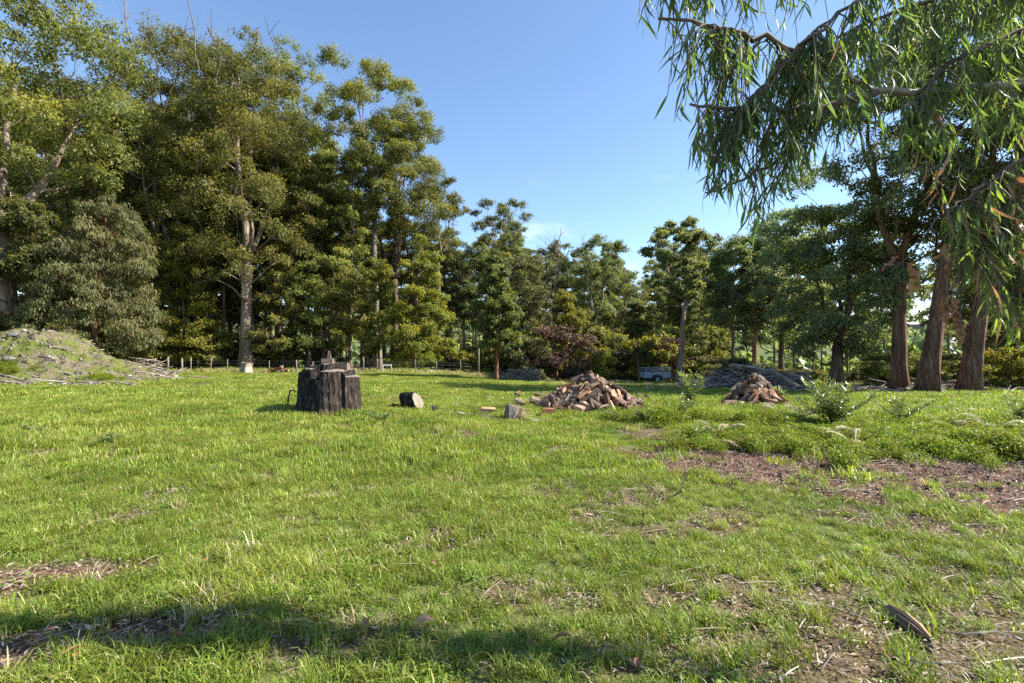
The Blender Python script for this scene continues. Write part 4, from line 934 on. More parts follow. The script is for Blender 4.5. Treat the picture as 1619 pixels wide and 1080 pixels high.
def herb_tuft(name, seed, n, rad, h, ls, mat):
    r = np.random.default_rng(seed); global RNG; k = RNG; RNG = r; A = Acc()
    an = r.random(n) * 2 * pi; q = rad * np.sqrt(r.random(n)); z = h * r.random(n) ** .7 * (1 - .5 * (q / rad) ** 2)
    p = np.stack([q * np.cos(an), q * np.sin(an), z], -1); ax = runit(n); ax[:, 2] = ax[:, 2] * .4 + .15; nm = runit(n) * .5 + (0, 0, 1)
    lf = r.uniform(.6, 1.3, n); leaves(A, p, ax, nm, ls * lf, ls * .6 * lf, 0, np.clip(r.normal(.5, .2, n), 0, 1))
    m = max(4, n // 14)
    for _ in range(m):
        a = r.random() * 6.28; q0 = rad * .6 * r.random(); b = np.array([q0 * cos(a), q0 * sin(a), -.01]); e = b + np.array([cos(a) * rad * .3, sin(a) * rad * .3, h * .8])
        tube(A, [b, (b + e) / 2 + (0, 0, h * .1), e], [.004, .003, .002], 3, cap=False)
    RNG = k
    return bpy.data.objects.new(name, A.mesh(name, [M[mat]]))
def scatter(name, pts, scl, protos, label=None):
    n = len(pts); me = bpy.data.meshes.new(name); me.vertices.add(n); me.vertices.foreach_set('co', np.asarray(pts, np.float32).ravel())
    for nm, ty, v in (('scl', 'FLOAT', scl), ('rz', 'FLOAT', RNG.random(n) * 6.283), ('pick', 'INT', RNG.integers(0, len(protos), n))):
        a = me.attributes.new(nm, ty, 'POINT'); a.data.foreach_set('value', np.asarray(v, np.int32 if ty == 'INT' else np.float32))
    o = obj(name, me); o['kind'] = 'stuff'
    ng = bpy.data.node_groups.new(name, 'GeometryNodeTree'); ng.interface.new_socket('Geometry', in_out='INPUT', socket_type='NodeSocketGeometry'); ng.interface.new_socket('Geometry', in_out='OUTPUT', socket_type='NodeSocketGeometry')
    gi = nn(ng, 'NodeGroupInput'); go = nn(ng, 'NodeGroupOutput'); ip = nn(ng, 'GeometryNodeInstanceOnPoints'); jn = nn(ng, 'GeometryNodeJoinGeometry')
    L = ng.links.new
    for p in protos:
        oi = nn(ng, 'GeometryNodeObjectInfo'); oi.inputs['Object'].default_value = p; oi.inputs['As Instance'].default_value = True; L(oi.outputs['Geometry'], jn.inputs[0])
    def na(nm, ty): a = nn(ng, 'GeometryNodeInputNamedAttribute', data_type=ty); a.inputs['Name'].default_value = nm; return a.outputs['Attribute']
    cx = nn(ng, 'ShaderNodeCombineXYZ'); L(na('rz', 'FLOAT'), cx.inputs['Z'])
    L(gi.outputs[0], ip.inputs['Points']); L(jn.outputs[0], ip.inputs['Instance']); ip.inputs['Pick Instance'].default_value = True
    L(na('pick', 'INT'), ip.inputs['Instance Index']); L(cx.outputs[0], ip.inputs['Rotation']); L(na('scl', 'FLOAT'), ip.inputs['Scale'])
    L(ip.outputs[0], go.inputs[0])
    md = o.modifiers.new('scatter', 'NODES'); md.node_group = ng
    return o
def wedge_pts(Y0, Y1, dens):
    n = int(dens * (1.15 * (Y1 ** 2 - Y0 ** 2) + 3 * (Y1 - Y0))); Y = np.sqrt(RNG.uniform(Y0 ** 2, Y1 ** 2, int(n * 1.4)))[:n]
    X = RNG.uniform(-1, 1, n) * (1.15 * Y + 1.5); return X, Y
def lush(X, Y): return fbm(X * .45 + 9, Y * .45, 51, 4)
near = [blade_tuft('grass_tuft', 300 + i, 48, .075, (.05, .14), .0052, 'grass', 1.15) for i in range(4)]
tall = [blade_tuft('grass_tuft', 310 + i, 46, .06, (.12, .27), .006, 'grass', 1.3, .12) for i in range(3)]
mid = [blade_tuft('grass_tuft', 320 + i, 110, .19, (.06, .17), .009, 'grass', .8) for i in range(4)]
farp = [blade_tuft('grass_tuft', 330 + i, 150, .38, (.07, .19), .016, 'grass', .8) for i in range(4)]
clov = [herb_tuft('clover_tuft', 340 + i, 70, .10, .055, .022, 'clover') for i in range(3)]
herb = [herb_tuft('herb_tuft', 350 + i, 250, .17, .24, .034, 'herb') for i in range(4)]
dry = [blade_tuft('dry_grass_tuft', 360 + i, 26, .09, (.06, .2), .006, 'straw', 1.3) for i in range(3)]
def excl(X, Y):
    return (np.hypot((X + 4.7), (Y - 12.5)) < .72) | (np.hypot((X - bx) / 1.1, (Y - by) / .9) < .85) | (np.hypot((X + 27) / 7.6, (Y - 27) / 5.2) < .9)
def grass_layer(name, Y0, Y1, dens, pr, base, thr=None, keepb=1.0):
    X, Y = wedge_pts(Y0, Y1, dens); b, _ = bare(X, Y)
    p = np.clip(1 - 1.2 * b ** 1.3 * keepb, 0.04, 1)
    lu = lush(X, Y)
    k = (RNG.random(len(X)) < p) & ~excl(X, Y)
    if thr is not None: k &= (lu + (fbm(X * 2.2, Y * 2.2, 57, 3) - .5) * .5 > thr)
    X, Y, lu = X[k], Y[k], lu[k]
    s = base * RNG.uniform(.7, 1.25, len(X)) * (.40 + 1.2 * lu) * (1 - .35 * sstep(.5, 3, X) * sstep(7, 4, Y))
    return scatter(name, np.stack([X, Y, zg(X, Y)], -1), s, pr)
grass_layer('grass', 1.5, 6.2, 150, near, 1.0)
grass_layer('grass', 1.6, 9.0, 34, tall, .82, .53)
grass_layer('grass', 6.0, 15.5, 40, mid, 1.0)
grass_layer('grass', 15.2, 44, 9.5, farp, 1.05)
grass_layer('clover', 1.5, 7.0, 60, clov, 1.0)
X, Y = wedge_pts(1.6, 16, 5); b, _ = bare(X, Y); k = (RNG.random(len(X)) < .15 + b * .4); scatter('dry_grass', np.stack([X[k], Y[k], zg(X[k], Y[k])], -1), RNG.uniform(.6, 1.1, k.sum()), dry)
n = 900; X = RNG.uniform(-29, 0, n); Y = 37.8 + RNG.normal(size=n) * .8; scatter('dry_grass', np.stack([X, Y, zg(X, Y)], -1), RNG.uniform(1.5, 3.2, n), dry + tall[:1])
n = 500; X = RNG.uniform(2, 26, n); Y = RNG.uniform(24, 40, n); scatter('dry_grass', np.stack([X, Y, zg(X, Y)], -1), RNG.uniform(1.2, 2.6, n), dry)
# green herb belt in front of the small heap
n = 2100; X = RNG.uniform(2.2, 13.5, n); Y = RNG.uniform(6.3, 11.5, n)
m = sstep(1.2, .6, np.abs((Y - (8.35 + .03 * (X - 4))) / (1.0 + .12 * np.clip(X - 4, 0, 6))) + (fbm(X * 1.1, Y * 1.1, 71, 4) - .5) * 2.0) * sstep(1.9, 4.0, X + (fbm(X, Y, 72, 2) - .5))
k = RNG.random(n) < m; scatter('herb_cover', np.stack([X[k], Y[k], zg(X[k], Y[k])], -1), RNG.uniform(.45, 1.2, k.sum()), herb)
# bushier patches
for px, py, c, r0 in ((1185, 678, 26, .35), (1060, 668, 14, .4), (1600, 722, 30, .6), (100, 556, 10, .4), (1300, 762, 5, .12)):
    pass
X = np.concatenate([g0(1187, 676)[0] + RNG.normal(size=30) * .3, g0(1060, 668)[0] + RNG.normal(size=24) * .45, g0(1608, 722)[0] + RNG.normal(size=34) * .45])
Y = np.concatenate([g0(1187, 676)[1] + RNG.normal(size=30) * .2, g0(1060, 668)[1] + RNG.normal(size=24) * .25, g0(1608, 722)[1] + RNG.normal(size=34) * .3])
scatter('herb_cover', np.stack([X, Y, zg(X, Y) + .02], -1), RNG.uniform(.9, 1.6, len(X)), herb)
# mound vegetation
n = 1500; X = RNG.uniform(-36, -17.5, n); Y = RNG.uniform(21.5, 31, n); k = RNG.random(n) < sstep(.38, .6, fbm(X * .9, Y * .9, 81, 4)) * .8
scatter('mound_grass', np.stack([X[k], Y[k], ztop(X[k], Y[k])], -1), RNG.uniform(.25, .7, k.sum()), farp)
n = 110; X = np.concatenate([-25.2 + RNG.normal(size=70) * .5, -20.6 + RNG.normal(size=40) * .35]); Y = np.concatenate([23.6 + RNG.normal(size=70) * .25, 24.4 + RNG.normal(size=40) * .25])
scatter('mound_weeds', np.stack([X, Y, ztop(X, Y)], -1), RNG.uniform(.8, 1.5, 110), herb)

# leaf litter: curled leaves and bits of bark lying in the bare patches, and a few in the grass
def litter():
    A = Acc(); X, Y = wedge_pts(1.7, 9.5, 2500); b, _ = bare(X, Y); k = RNG.random(len(X)) < np.clip(b * 1.25, .03, 1) * np.clip(1.3 - Y / 11, .3, 1); X, Y = X[k], Y[k]; n = len(X)
    p = np.stack([X, Y, zg(X, Y) + RNG.uniform(.0, .03, n)], -1); ax = runit(n); ax[:, 2] *= .25; nm = runit(n) * .4 + (0, 0, 1); Ln = RNG.uniform(.008, .05, n) * np.where(RNG.random(n) < .1, 1.5, 1)
    leaves(A, p, ax, nm, Ln, Ln * RNG.uniform(.12, .35, n), 0, np.clip(RNG.normal(.55, .25, n), 0, 1))
    for _ in range(1300):
        i = RNG.integers(n); a = RNG.random() * 6.28; L_ = RNG.uniform(.08, .35); d = np.array([cos(a), sin(a), RNG.uniform(-.05, .1)]) * L_ / 2; c = p[i] + (0, 0, .008)
        tube(A, [c - d, c + (0, 0, .006), c + d], [.0035, .003, .002], 3, cap=False, tint=RNG.uniform(.3, 1))
    o = obj('leaf_litter', A.mesh('leaf_litter', [M['litter']], False)); o['kind'] = 'stuff'
    A = Acc(); m = 2600; X = RNG.uniform(-36, -17.5, m); Y = RNG.uniform(21.5, 29, m); k = fbm(X * 1.2, Y * 1.2, 91, 3) > .44; X, Y = X[k], Y[k]
    for x, y, z in zip(X, Y, ztop(X, Y)):
        q = RNG.uniform(.02, .11); box(A, (x, y, z + q * .1), (q * 1.5, q, q * .7), 0, RNG.random() * 6, RNG.random(), q * .6, tint=RNG.random())
    for _ in range(160):
        i = RNG.integers(len(X)); a = RNG.normal() * .6; L_ = RNG.uniform(.3, 1.2); c = np.array([X[i], Y[i], float(ztop(X[i:i + 1], Y[i:i + 1])[0]) + .05]); d = np.array([cos(a), sin(a), -.25 * np.sign(X[i] - MC[0])]) * L_ / 2
        tube(A, [c - d, c + (0, 0, .04), c + d], [.03, .025, .012], 4, cap=False, tint=RNG.uniform(.3, 1))
    o = obj('mound_rubble', A.mesh('mound_rubble', [M['stick']], False)); o['kind'] = 'stuff'
    # clods
    A = Acc(); X = RNG.uniform(1.5, 9.5, 900); Y = RNG.uniform(4.6, 8.4, 900); b, _ = bare(X, Y); k = b > .6
    for x, y in zip(X[k], Y[k]):
        s = RNG.uniform(.012, .05); box(A, (x, y, float(zg(x, y)) + s * .2), (s * 1.4, s, s * .7), 0, RNG.random() * 6, RNG.random(), s * .5)
    o = obj('soil_clods', A.mesh('soil_clods', [plain('clod_soil', (.085, .05, .033), .95, var=.4)], False)); o['kind'] = 'stuff'
litter()

# ------------------------------------------------------------------ single pieces on the ground
def near_log():
    x, y = g0(1437, 995); t = thing('split_log', 'brown split log lying among leaf litter at the lower right', 'log', (x, y, float(zg(x, y)) + .02), rz=-1.7); t.scale = (.95, .78, .85)
    A = Acc(); n = 9; S = 7; V = []; r = random.Random(4); prof = [r.uniform(.8, 1.15) for _ in range(n)]
    for s in range(S):
        f = s / (S - 1); xx = -.19 + .40 * f; sc = (1 - .55 * max(0, f - .45) / .55)
        for k in range(n):
            a = k * 2 * pi / n; q = prof[k] * sc * r.uniform(.82, 1.14); V.append((xx + r.uniform(-.012, .012), .055 * q * cos(a), .042 * q * sin(a) + .012 * sin(f * 3)))
    Q = [[s * n + k, s * n + (k + 1) % n, (s + 1) * n + (k + 1) % n, (s + 1) * n + k] for s in range(S - 1) for k in range(n)]
    T_ = [[0, k + 1, k] for k in range(1, n - 1)] + [[(S - 1) * n, (S - 1) * n + k, (S - 1) * n + k + 1] for k in range(1, n - 1)]
    A.add(V, Q, T_); obj('log_wood', A.mesh('log_wood', [M['oldwood']], False), t)
    A = Acc(); tube(A, [(-.17, -.01, .040), (-.05, .012, .050), (.08, .012, .046), (.17, .004, .036)], [.012, .02, .018, .008], 5, 0, True, .3); obj('split_rib', A.mesh('split_rib', [M['wood']], False), t)
    A = Acc(); tube(A, [(-.06, -.035, .034), (.06, -.03, .036), (.19, -.006, .026)], [.012, .017, .006], 5, 0, True, .3); obj('bark_strip', A.mesh('bark_strip', [M['logbark']], False), t)
near_log()
def stick(px, py, L_, rz, q, label, mat='stick', bend=.04, lift=.02):
    x, y = g0(px, py); L_ *= .8; q *= .62; A = Acc(); s = np.linspace(-.5, .5, 6)
    pts = np.stack([s * L_, bend * np.sin(s * 6), np.full(6, 0.0) + lift * (1 + np.cos(s * 5))], -1)
    tube(A, pts, np.linspace(q, q * .5, 6), 6, 0, True, .15)
    if L_ > .35: tube(A, [pts[3], pts[3] + (.06, .07, .03)], [q * .5, q * .25], 4)
    o = obj('fallen_stick', A.mesh('fallen_stick', [M[mat]], False), None, (x, y, float(zg(x, y))), (0, 0, rz)); tag(o, label, 'stick')
stick(1258, 703, .62, -.35, .028, 'thick dark stick at the far edge of the bare dirt', 'twig')
stick(1335, 779, .50, -.05, .013, 'long pale thin stick lying across the middle of the bare dirt', 'paletwig')
stick(1600, 793, .34, -.2, .014, 'pale stick on the bare dirt at the right edge', 'paletwig')
stick(1365, 713, .34, .05, .04, 'short thick brown stick under the pale fern at the dirt edge', 'logbark')
stick(1450, 722, .5, -.15, .014, 'pale stick in the herbs right of the short thick brown stick', 'paletwig')
stick(1400, 731, .55, .35, .016, 'pale forked stick at the back of the bare dirt', 'paletwig')
stick(765, 815, .28, .6, .010, 'thin pale stick in the grass near the middle of the lawn', 'paletwig')
stick(786, 790, .22, -1.0, .012, 'short dark stick in the grass near the middle of the lawn', 'twig')
stick(610, 955, .26, -.8, .010, 'thin brown twig in the short grass at lower centre', 'twig')
stick(1500, 1060, .42, -.6, .010, 'long pale twig in the litter at the bottom right corner', 'paletwig')
stick(1560, 1010, .5, -.35, .012, 'grey stick in the litter right of the split log', 'stick')
def bare_twig():
    x, y = g0(1050, 790); A = Acc(); r = random.Random(2)
    def br(p, d, L_, q, lv):
        e = p + d * L_; m = (p + e) / 2 + np.array([r.uniform(-1, 1) for _ in range(3)]) * L_ * .1
        tube(A, [p, m, e], [q, q * .8, q * .6], 5, cap=False)
        if lv:
            for _ in range(2):
                dd = d + np.array([r.uniform(-.8, .8), r.uniform(-.5, .5), r.uniform(-.2, .6)]); dd /= np.linalg.norm(dd); br(e, dd, L_ * .75, q * .6, lv - 1)
    br(np.array([0, 0, .02]), np.array([.9, 0, .35]), .2, .012, 3); br(np.array([0, 0, .02]), np.array([-.75, .1, .6]), .16, .010, 3)
    o = obj('bare_twig', A.mesh('bare_twig', [M['twig']]), None, (x, y, float(zg(x, y)))); tag(o, 'dark bare branching twig sticking up from the grass left of the dirt', 'twig')
bare_twig()
x, y = g0(1512, 696); A = Acc(); tube(A, [(0, 0, -.1), (.01, 0, .12), (.025, 0, .26)], [.011, .011, .009], 6)
o = obj('rusty_peg', A.mesh('rusty_peg', [M['rust']]), None, (x, y, float(zg(x, y)))); tag(o, 'thin dark metal peg upright in the herbs at right', 'peg')
def rock(px, Y, s, label, seed, onm=True):
    r = np.random.default_rng(seed); x = gx(px, Y); A = Acc(); nu, nv = 8, 5; V = []
    for v in range(nv):
        for u in range(nu):
            f = (v + .5) / nv * pi; V.append(np.array([sin(f) * cos(u * 2 * pi / nu) * 1.3, sin(f) * sin(u * 2 * pi / nu), cos(f) * .75]) * s * .8 * r.uniform(.7, 1.25))
    Q = [[v * nu + u, (v + 1) * nu + u, (v + 1) * nu + (u + 1) % nu, v * nu + (u + 1) % nu] for v in range(nv - 1) for u in range(nu)]
    T_ = [[0, k, k + 1] for k in range(1, nu - 1)] + [[(nv - 1) * nu, (nv - 1) * nu + k + 1, (nv - 1) * nu + k] for k in range(1, nu - 1)]
    A.add(V, Q, T_); o = obj('rock', A.mesh('rock', [M['rock']], False), None, (x, Y, float(ztop(np.array(x), np.array(Y))) - s * .22)); tag(o, label, 'rock')
rock(24, 26.0, .42, 'pale grey rock near the top of the earth mound', 1); rock(15, 24.4, .3, 'dark grey rock beside the topmost rock of the mound', 2)
rock(8, 22.4, .17, 'small whitish rock at the left foot of the mound', 3); rock(148, 23.3, .3, 'flat grey rock on the right slope of the mound', 4); rock(128, 24.6, .28, 'dark rock above the flat grey rock on the right slope of the mound', 5)
rock(146, 21.3, .2, 'whitish flat stone where the mound meets the dirt track', 6); rock(52, 22.6, .25, 'brown rock in the middle of the mound front', 7)
rock(10, 9.0, .06, 'small white stone in the grass at the left edge', 8)

# dry leaves lying singly on the lawn
def lf_mesh(Ln, Wd, sickle, curl, mat, fold=.25, seg=6, name='leaf', tint=.5):
    A = Acc(); s = np.linspace(0, 1, seg + 1); w = Wd * np.sin(pi * s ** .75) ** .8 * .5; w[-1] = 0.0008; w[0] = .001
    cx = sickle * Ln * (s ** 2); cz = -Ln * s; cy = curl * Ln * np.sin(pi * s) 
    V = []
    for i in range(seg + 1):
        V += [(cx[i] - w[i], cy[i] + fold * w[i], cz[i]), (cx[i], cy[i], cz[i]), (cx[i] + w[i], cy[i] + fold * w[i], cz[i])]
    Q = [[i * 3 + k, i * 3 + k + 1, i * 3 + k + 4, i * 3 + k + 3] for i in range(seg) for k in (0, 1)]
    A.add(V, Q, None, 0, tint); return A, A.mesh(name, [M[mat]])
for k, (px, py, L_, lab) in enumerate([(322, 905, .10, 'pale curled dead leaf upright in the grass left of centre'), (288, 1028, .09, 'broad pinkish dead leaf at the lower left'), (140, 1046, .11, 'orange-brown dead leaf in the bottom left corner'), (120, 1052, .07, 'small pinkish dead leaf left of the orange-brown one'),
                                        (655, 1005, .12, 'pale curled strip of bark at the bottom centre'), (575, 1015, .10, 'brown curled leaf left of the pale strip of bark'), (905, 1028, .13, 'tan leaf across a twig at the bottom right of centre'), (1008, 1063, .06, 'bright orange dead leaf at the bottom edge'), (680, 905, .07, 'small tan leaf near the middle of the foreground')]):
    x, y = g0(px, py); _, me = lf_mesh(L_, L_ * .38, .1, .15, 'curl', .5, 5, 'dead_leaf', (k % 5) / 5)
    o = obj('dead_leaf', me, None, (x, y, float(zg(x, y)) + .075), (1.2 + .2 * (k % 3), .3, k * 1.3)); tag(o, lab, 'leaf')

# ------------------------------------------------------------------ weeds and ferns
def weed(px, py, H, n_st, spread, label, seed, leafL=.14):
    x, y = g0(px, py); t = thing('tall_weed', label, 'weed', (x, y, float(zg(x, y)))); r = np.random.default_rng(seed); S = Acc(); Lf = Acc()
    for k in range(n_st):
        a = r.random() * 6.28; h = H * r.uniform(.6, 1); d = np.array([cos(a), sin(a), 0]) * spread * r.uniform(.2, 1); s = np.linspace(0, 1, 6)[:, None]
        pts = d * s ** 1.3 + np.array([0, 0, h]) * s + r.normal(size=(6, 3)) * .012; pts[0, 2] = -.03
        tube(S, pts, np.linspace(.009, .003, 6), 5, cap=False)
        m = 60; u = 1 - r.random(m) ** 1.6 * .75; p = np.stack([np.interp(u, s[:, 0], pts[:, q]) for q in range(3)], -1)
        an = r.random(m) * 6.28; ax = np.stack([np.cos(an), np.sin(an), r.uniform(-.15, .75, m) + (u > .9) * .5], -1); Ln = leafL * r.uniform(.6, 1.2, m) * (1.15 - .3 * u)
        nm = np.stack([-np.cos(an) * .4, -np.sin(an) * .4, np.ones(m)], -1) + r.normal(size=(m, 3)) * .25
        leaves(Lf, p, ax, nm, Ln, Ln * .2, 0, np.clip(.35 + .5 * (u - .5) + r.normal(size=m) * .15, 0, 1))
    obj('stem', S.mesh('stem', [M['twig']]), t); obj('foliage', Lf.mesh('foliage', [M['weed']], False), t)
weed(1315, 674, .9, 24, 1.15, 'widest bushy weed with narrow glossy leaves right of the small heap', 1, .2)
weed(1092, 650, .95, 8, .32, 'upright bright-tipped weed between the two firewood heaps', 2, .2)
weed(1072, 663, .55, 8, .45, 'low spreading weed at the foot of the upright bright-tipped weed', 3, .10)
weed(1424, 668, .6, 11, .6, 'small fan-shaped weed with several bare stems right of the widest weed', 4, .13)
weed(1612, 668, .55, 6, .4, 'weed cut by the right edge of the photo', 5, .14)
weed(1020, 668, .35, 7, .35, 'low dull weed over the pale offcut right of the large heap', 6, .09)
weed(1106, 700, .30, 6, .25, 'little silvery weed in the herbs left of the bare dirt', 7, .10)
weed(175, 708, .22, 6, .2, 'small grey-green thistle-like weed in the lawn at left', 8, .09)
weed(605, 668, .25, 9, .38, 'grey-green spiky weed right of the burnt stump', 9, .10)
weed(55, 690, .22, 6, .2, 'small thistle-like weed nearest the left edge', 10, .08)
x, y = g0(1483, 1000)
def strap_plant():
    t = thing('strap_leaf_plant', 'small upright plant with four broad strap leaves beside the split log', 'plant', (x, y, float(zg(x, y))))
    for k, (a, ln) in enumerate(((.3, .11), (1.8, .15), (3.6, .10), (5.2, .12))):
        _, me = lf_mesh(ln, .018, .15, .05, 'weed', .3, 5, 'leaf', .8); obj('leaf', me, t, (0, 0, 0), (pi + .35 * cos(a), .35 * sin(a), a))
strap_plant()
def fern(px, py, nf, Ln, label, seed, pale=.8, up=.42):
    x, y = g0(px, py); t = thing('bracken_fern', label, 'fern', (x, y, float(zg(x, y)))); r = np.random.default_rng(seed)
    for k in range(max(3, nf - 2)):
        a = r.random() * 6.28; L_ = 1.1 * Ln * r.uniform(.7, 1.1); A = Acc(); s = np.linspace(0, 1, 9); rise = up * r.uniform(.7, 1.2)
        pts = np.stack([cos(a) * L_ * s * .9, sin(a) * L_ * s * .9, L_ * rise * np.sin(pi * s * .72) + .02], -1)
        tube(A, pts, np.linspace(.006, .002, 9), 3, cap=False, tint=pale)
        m = 26; u = np.linspace(.22, 1, m); p = np.stack([np.interp(u, s, pts[:, q]) for q in range(3)], -1); w = .24 * L_ * np.sin(pi * np.clip(1.05 - u * .85, 0, 1)) * (1 - u) ** .5 + .01
        for sd_ in (-1, 1):
            ax = np.stack([-sin(a) * sd_ + cos(a) * .5 + 0 * u, cos(a) * sd_ + sin(a) * .5 + 0 * u, -.15 + 0 * u], -1)
            leaves(A, p, ax, np.tile([0, 0, 1.], (m, 1)) + r.normal(size=(m, 3)) * .2, w, w * .2 + .008, 0, np.clip(pale + r.normal(size=m) * .15, 0, 1))
        obj('frond', A.mesh('frond', [M['fern']], False), t)
for k, (px, py, nf, Ln, pale, lab) in enumerate([(1136, 690, 6, .5, .75, 'pale arching fern at the left end of the herb belt'), (1262, 665, 7, .6, .9, 'bleached fern spilling from the left side of the widest weed'), (1310, 690, 6, .5, .8, 'pale fern in front of the widest weed'), (1352, 706, 5, .6, .7, 'arching fern hanging over the short thick brown stick'),
                                               (1440, 682, 5, .35, .9, 'whitish fern below the fan-shaped weed'), (1490, 680, 6, .4, .95, 'whitest fern left of the thin metal peg'), (1570, 684, 7, .55, .9, 'bleached fern right of the thin metal peg'), (1525, 655, 4, .35, .8, 'small pale fern in the shade band at right'),
                                               (1230, 652, 6, .45, .9, 'bleached fern at the right foot of the small firewood heap'), (1175, 715, 4, .3, .6, 'small fern at the left corner of the bare dirt'), (1590, 700, 5, .45, .35, 'greenest fern near the right edge')]):
    fern(px, py, nf, Ln, lab, 40 + k, pale)

# ------------------------------------------------------------------ overhanging gum at the right
def overhang():
    r = np.random.default_rng(99); bx_, by_ = 6.3, 1.7
    t = thing('overhanging_gum_tree', 'near gum outside the right edge whose drooping branches fill the upper right', 'tree', (bx_, by_, float(zg(bx_, by_))))
    o0 = np.array(t.location)
    tk = np.array([[0, 0, -.3], [0, .02, 1.2], [.05, 0, 2.6], [.1, .05, 4.2], [.0, .1, 6.2], [-.1, .1, 8.2]])
    A = Acc(); tube(A, tk, [.34, .26, .23, .2, .15, .08], 14, 0, True, .06); obj('trunk', A.mesh('trunk', [M['barkpale']]), t)
    def tp(z): return np.array([np.interp(z, tk[:, 2], tk[:, 0]), np.interp(z, tk[:, 2], tk[:, 1]), z]) + o0
    def P3(px, py, Y):
        Y = 2.45 + (Y - 2.75) * .22; return np.array([gx(px, Y), Y, 1.6 + (550 - py) / F * Y])
    LM = [  # limb points as (px, py, depth), radius at start and end
        ([tp(2.9), P3(1700, 118, 3.75), P3(1619, 131, 3.7), P3(1540, 140, 3.65), P3(1460, 146, 3.6), P3(1385, 147, 3.5), P3(1345, 128, 3.45)], .032, .014),
        ([P3(1385, 147, 3.5), P3(1320, 168, 3.4), P3(1240, 172, 3.3), P3(1160, 176, 3.25), P3(1090, 165, 3.2)], .022, .006),
        ([P3(1345, 128, 3.45), P3(1280, 90, 3.4), P3(1200, 60, 3.3), P3(1120, 40, 3.2), P3(1040, 30, 3.15)], .02, .006),
        ([tp(3.7), P3(1700, 20, 3.6), P3(1600, 55, 3.5), P3(1520, 85, 3.4), P3(1450, 150, 3.3), P3(1420, 210, 3.3)], .016, .004),
        ([tp(4.2), P3(1620, -130, 4.0), P3(1450, -140, 3.9), P3(1280, -120, 3.8), P3(1120, -90, 3.6), P3(1010, -60, 3.5)], .03, .006),
        ([tp(3.4), P3(1680, -60, 3.0), P3(1540, -50, 3.0), P3(1400, -30, 2.9), P3(1300, 40, 2.9), P3(1220, 120, 2.9), P3(1160, 210, 2.9)], .016, .004),
        ([P3(1320, 168, 3.4), P3(1280, 215, 3.4), P3(1225, 255, 3.35), P3(1170, 290, 3.3), P3(1115, 305, 3.3)], .014, .004),
        ([tp(2.4), P3(1700, 230, 2.9), P3(1619, 250, 2.9), P3(1565, 285, 2.85), P3(1520, 320, 2.8), P3(1480, 345, 2.8)], .016, .004),
        ([P3(1619, 250, 2.9), P3(1600, 320, 2.8), P3(1560, 370, 2.75), P3(1520, 410, 2.7), P3(1470, 425, 2.7)], .009, .003),
        ([tp(2.2), P3(1720, 330, 2.8), P3(1640, 400, 2.7), P3(1600, 440, 2.7)], .022, .006),
        ([tp(4.6), P3(1650, -60, 4.4), P3(1500, -10, 4.3), P3(1380, 30, 4.2), P3(1280, 80, 4.1)], .02, .005)]
    for P, ra, rb in LM:
        P = np.array(P); s = np.linspace(0, 1, len(P)); u = np.linspace(0, 1, 4 * len(P)); Q = np.stack([np.interp(u, s, P[:, k]) for k in range(3)], -1)
        ker = np.array([.25, .5, .25])
        for _ in range(7): Q[1:-1] = .25 * Q[:-2] + .5 * Q[1:-1] + .25 * Q[2:]
        Q[1:-1] += r.normal(size=Q[1:-1].shape) * .008
        A = Acc(); tube(A, Q - o0, np.linspace(ra, rb, len(Q)), 9 if ra > .03 else 6, 0, True, .08); obj('branch', A.mesh('branch', [M['paletwig'] if ra > .025 else M['twig']]), t)
    def inside(px, py):
        ymax = np.interp(px, [1000, 1012, 1045, 1058, 1060, 1085, 1100, 1150, 1180, 1215, 1232, 1300, 1340, 1400, 1470, 1490, 1510, 1560, 1590, 1640], [60, 90, 120, 240, 255, 262, 365, 372, 425, 420, 335, 335, 300, 290, 300, 440, 480, 520, 600, 610])
        return px > 1005 and py < ymax
    seeds = []
    # twigs with leaves: (origin, direction, length)
    TW = []
    LIM = [(np.array(P), w) for (P, _, _), w in zip(LM, (.9, 1.3, 1.6, .9, 1.9, 1.3, 1.1, 2.4, 2.6, 2.2, 1.0))]
    n_t = 0; tries = 0
    while n_t < 640 and tries < 24000:
        tries += 1
        P, w = LIM[r.choice(len(LIM), p=np.array([w for _, w in LIM]) / sum(w for _, w in LIM))]
        u = r.uniform(.18, 1) * (len(P) - 1); i = min(int(u), len(P) - 2); o = P[i] + (P[i + 1] - P[i]) * (u - i)
        d = np.array([r.normal() * .9 - .35, r.normal() * .32, r.normal() * .35]); d /= np.linalg.norm(d); L_ = r.uniform(.25, .65)
        s = np.linspace(0, 1, 6)[:, None]; pts = o + d * s * L_ * .45 + np.array([0, 0, -1.]) * (s ** 1.7) * L_ * .85
        e = pts[-1] - (0, 0, .16); 
        if e[1] < 1.7: continue
        px, py = 809.5 + e[0] / e[1] * F, 550 - (e[2] - 1.6) / e[1] * F
        if (px < 1640 and not inside(px, py)) or (px >= 1640 and r.random() < .65) or (py < -70 and r.random() < .6): continue
        mdl = pts[3]; px2, py2 = 809.5 + mdl[0] / mdl[1] * F, 550 - (mdl[2] - 1.6) / mdl[1] * F
        if px2 < 1640 and not inside(px2, py2): continue
        TW.append(pts); n_t += 1
    A = Acc()
    for pts in TW: tube(A, pts - o0, np.linspace(.0045, .0016, 6), 4, cap=False)
    o = obj('twig', A.mesh('twig', [M['twig']]), t); o['kind'] = 'stuff'
    var = [lf_mesh(random.uniform(.085, .165), random.uniform(.009, .016), random.uniform(-.3, .3), random.uniform(-.14, .14), 'hang', random.uniform(.1, .6), 6, 'leaf', random.uniform(.1, .9)) for _ in range(18)]
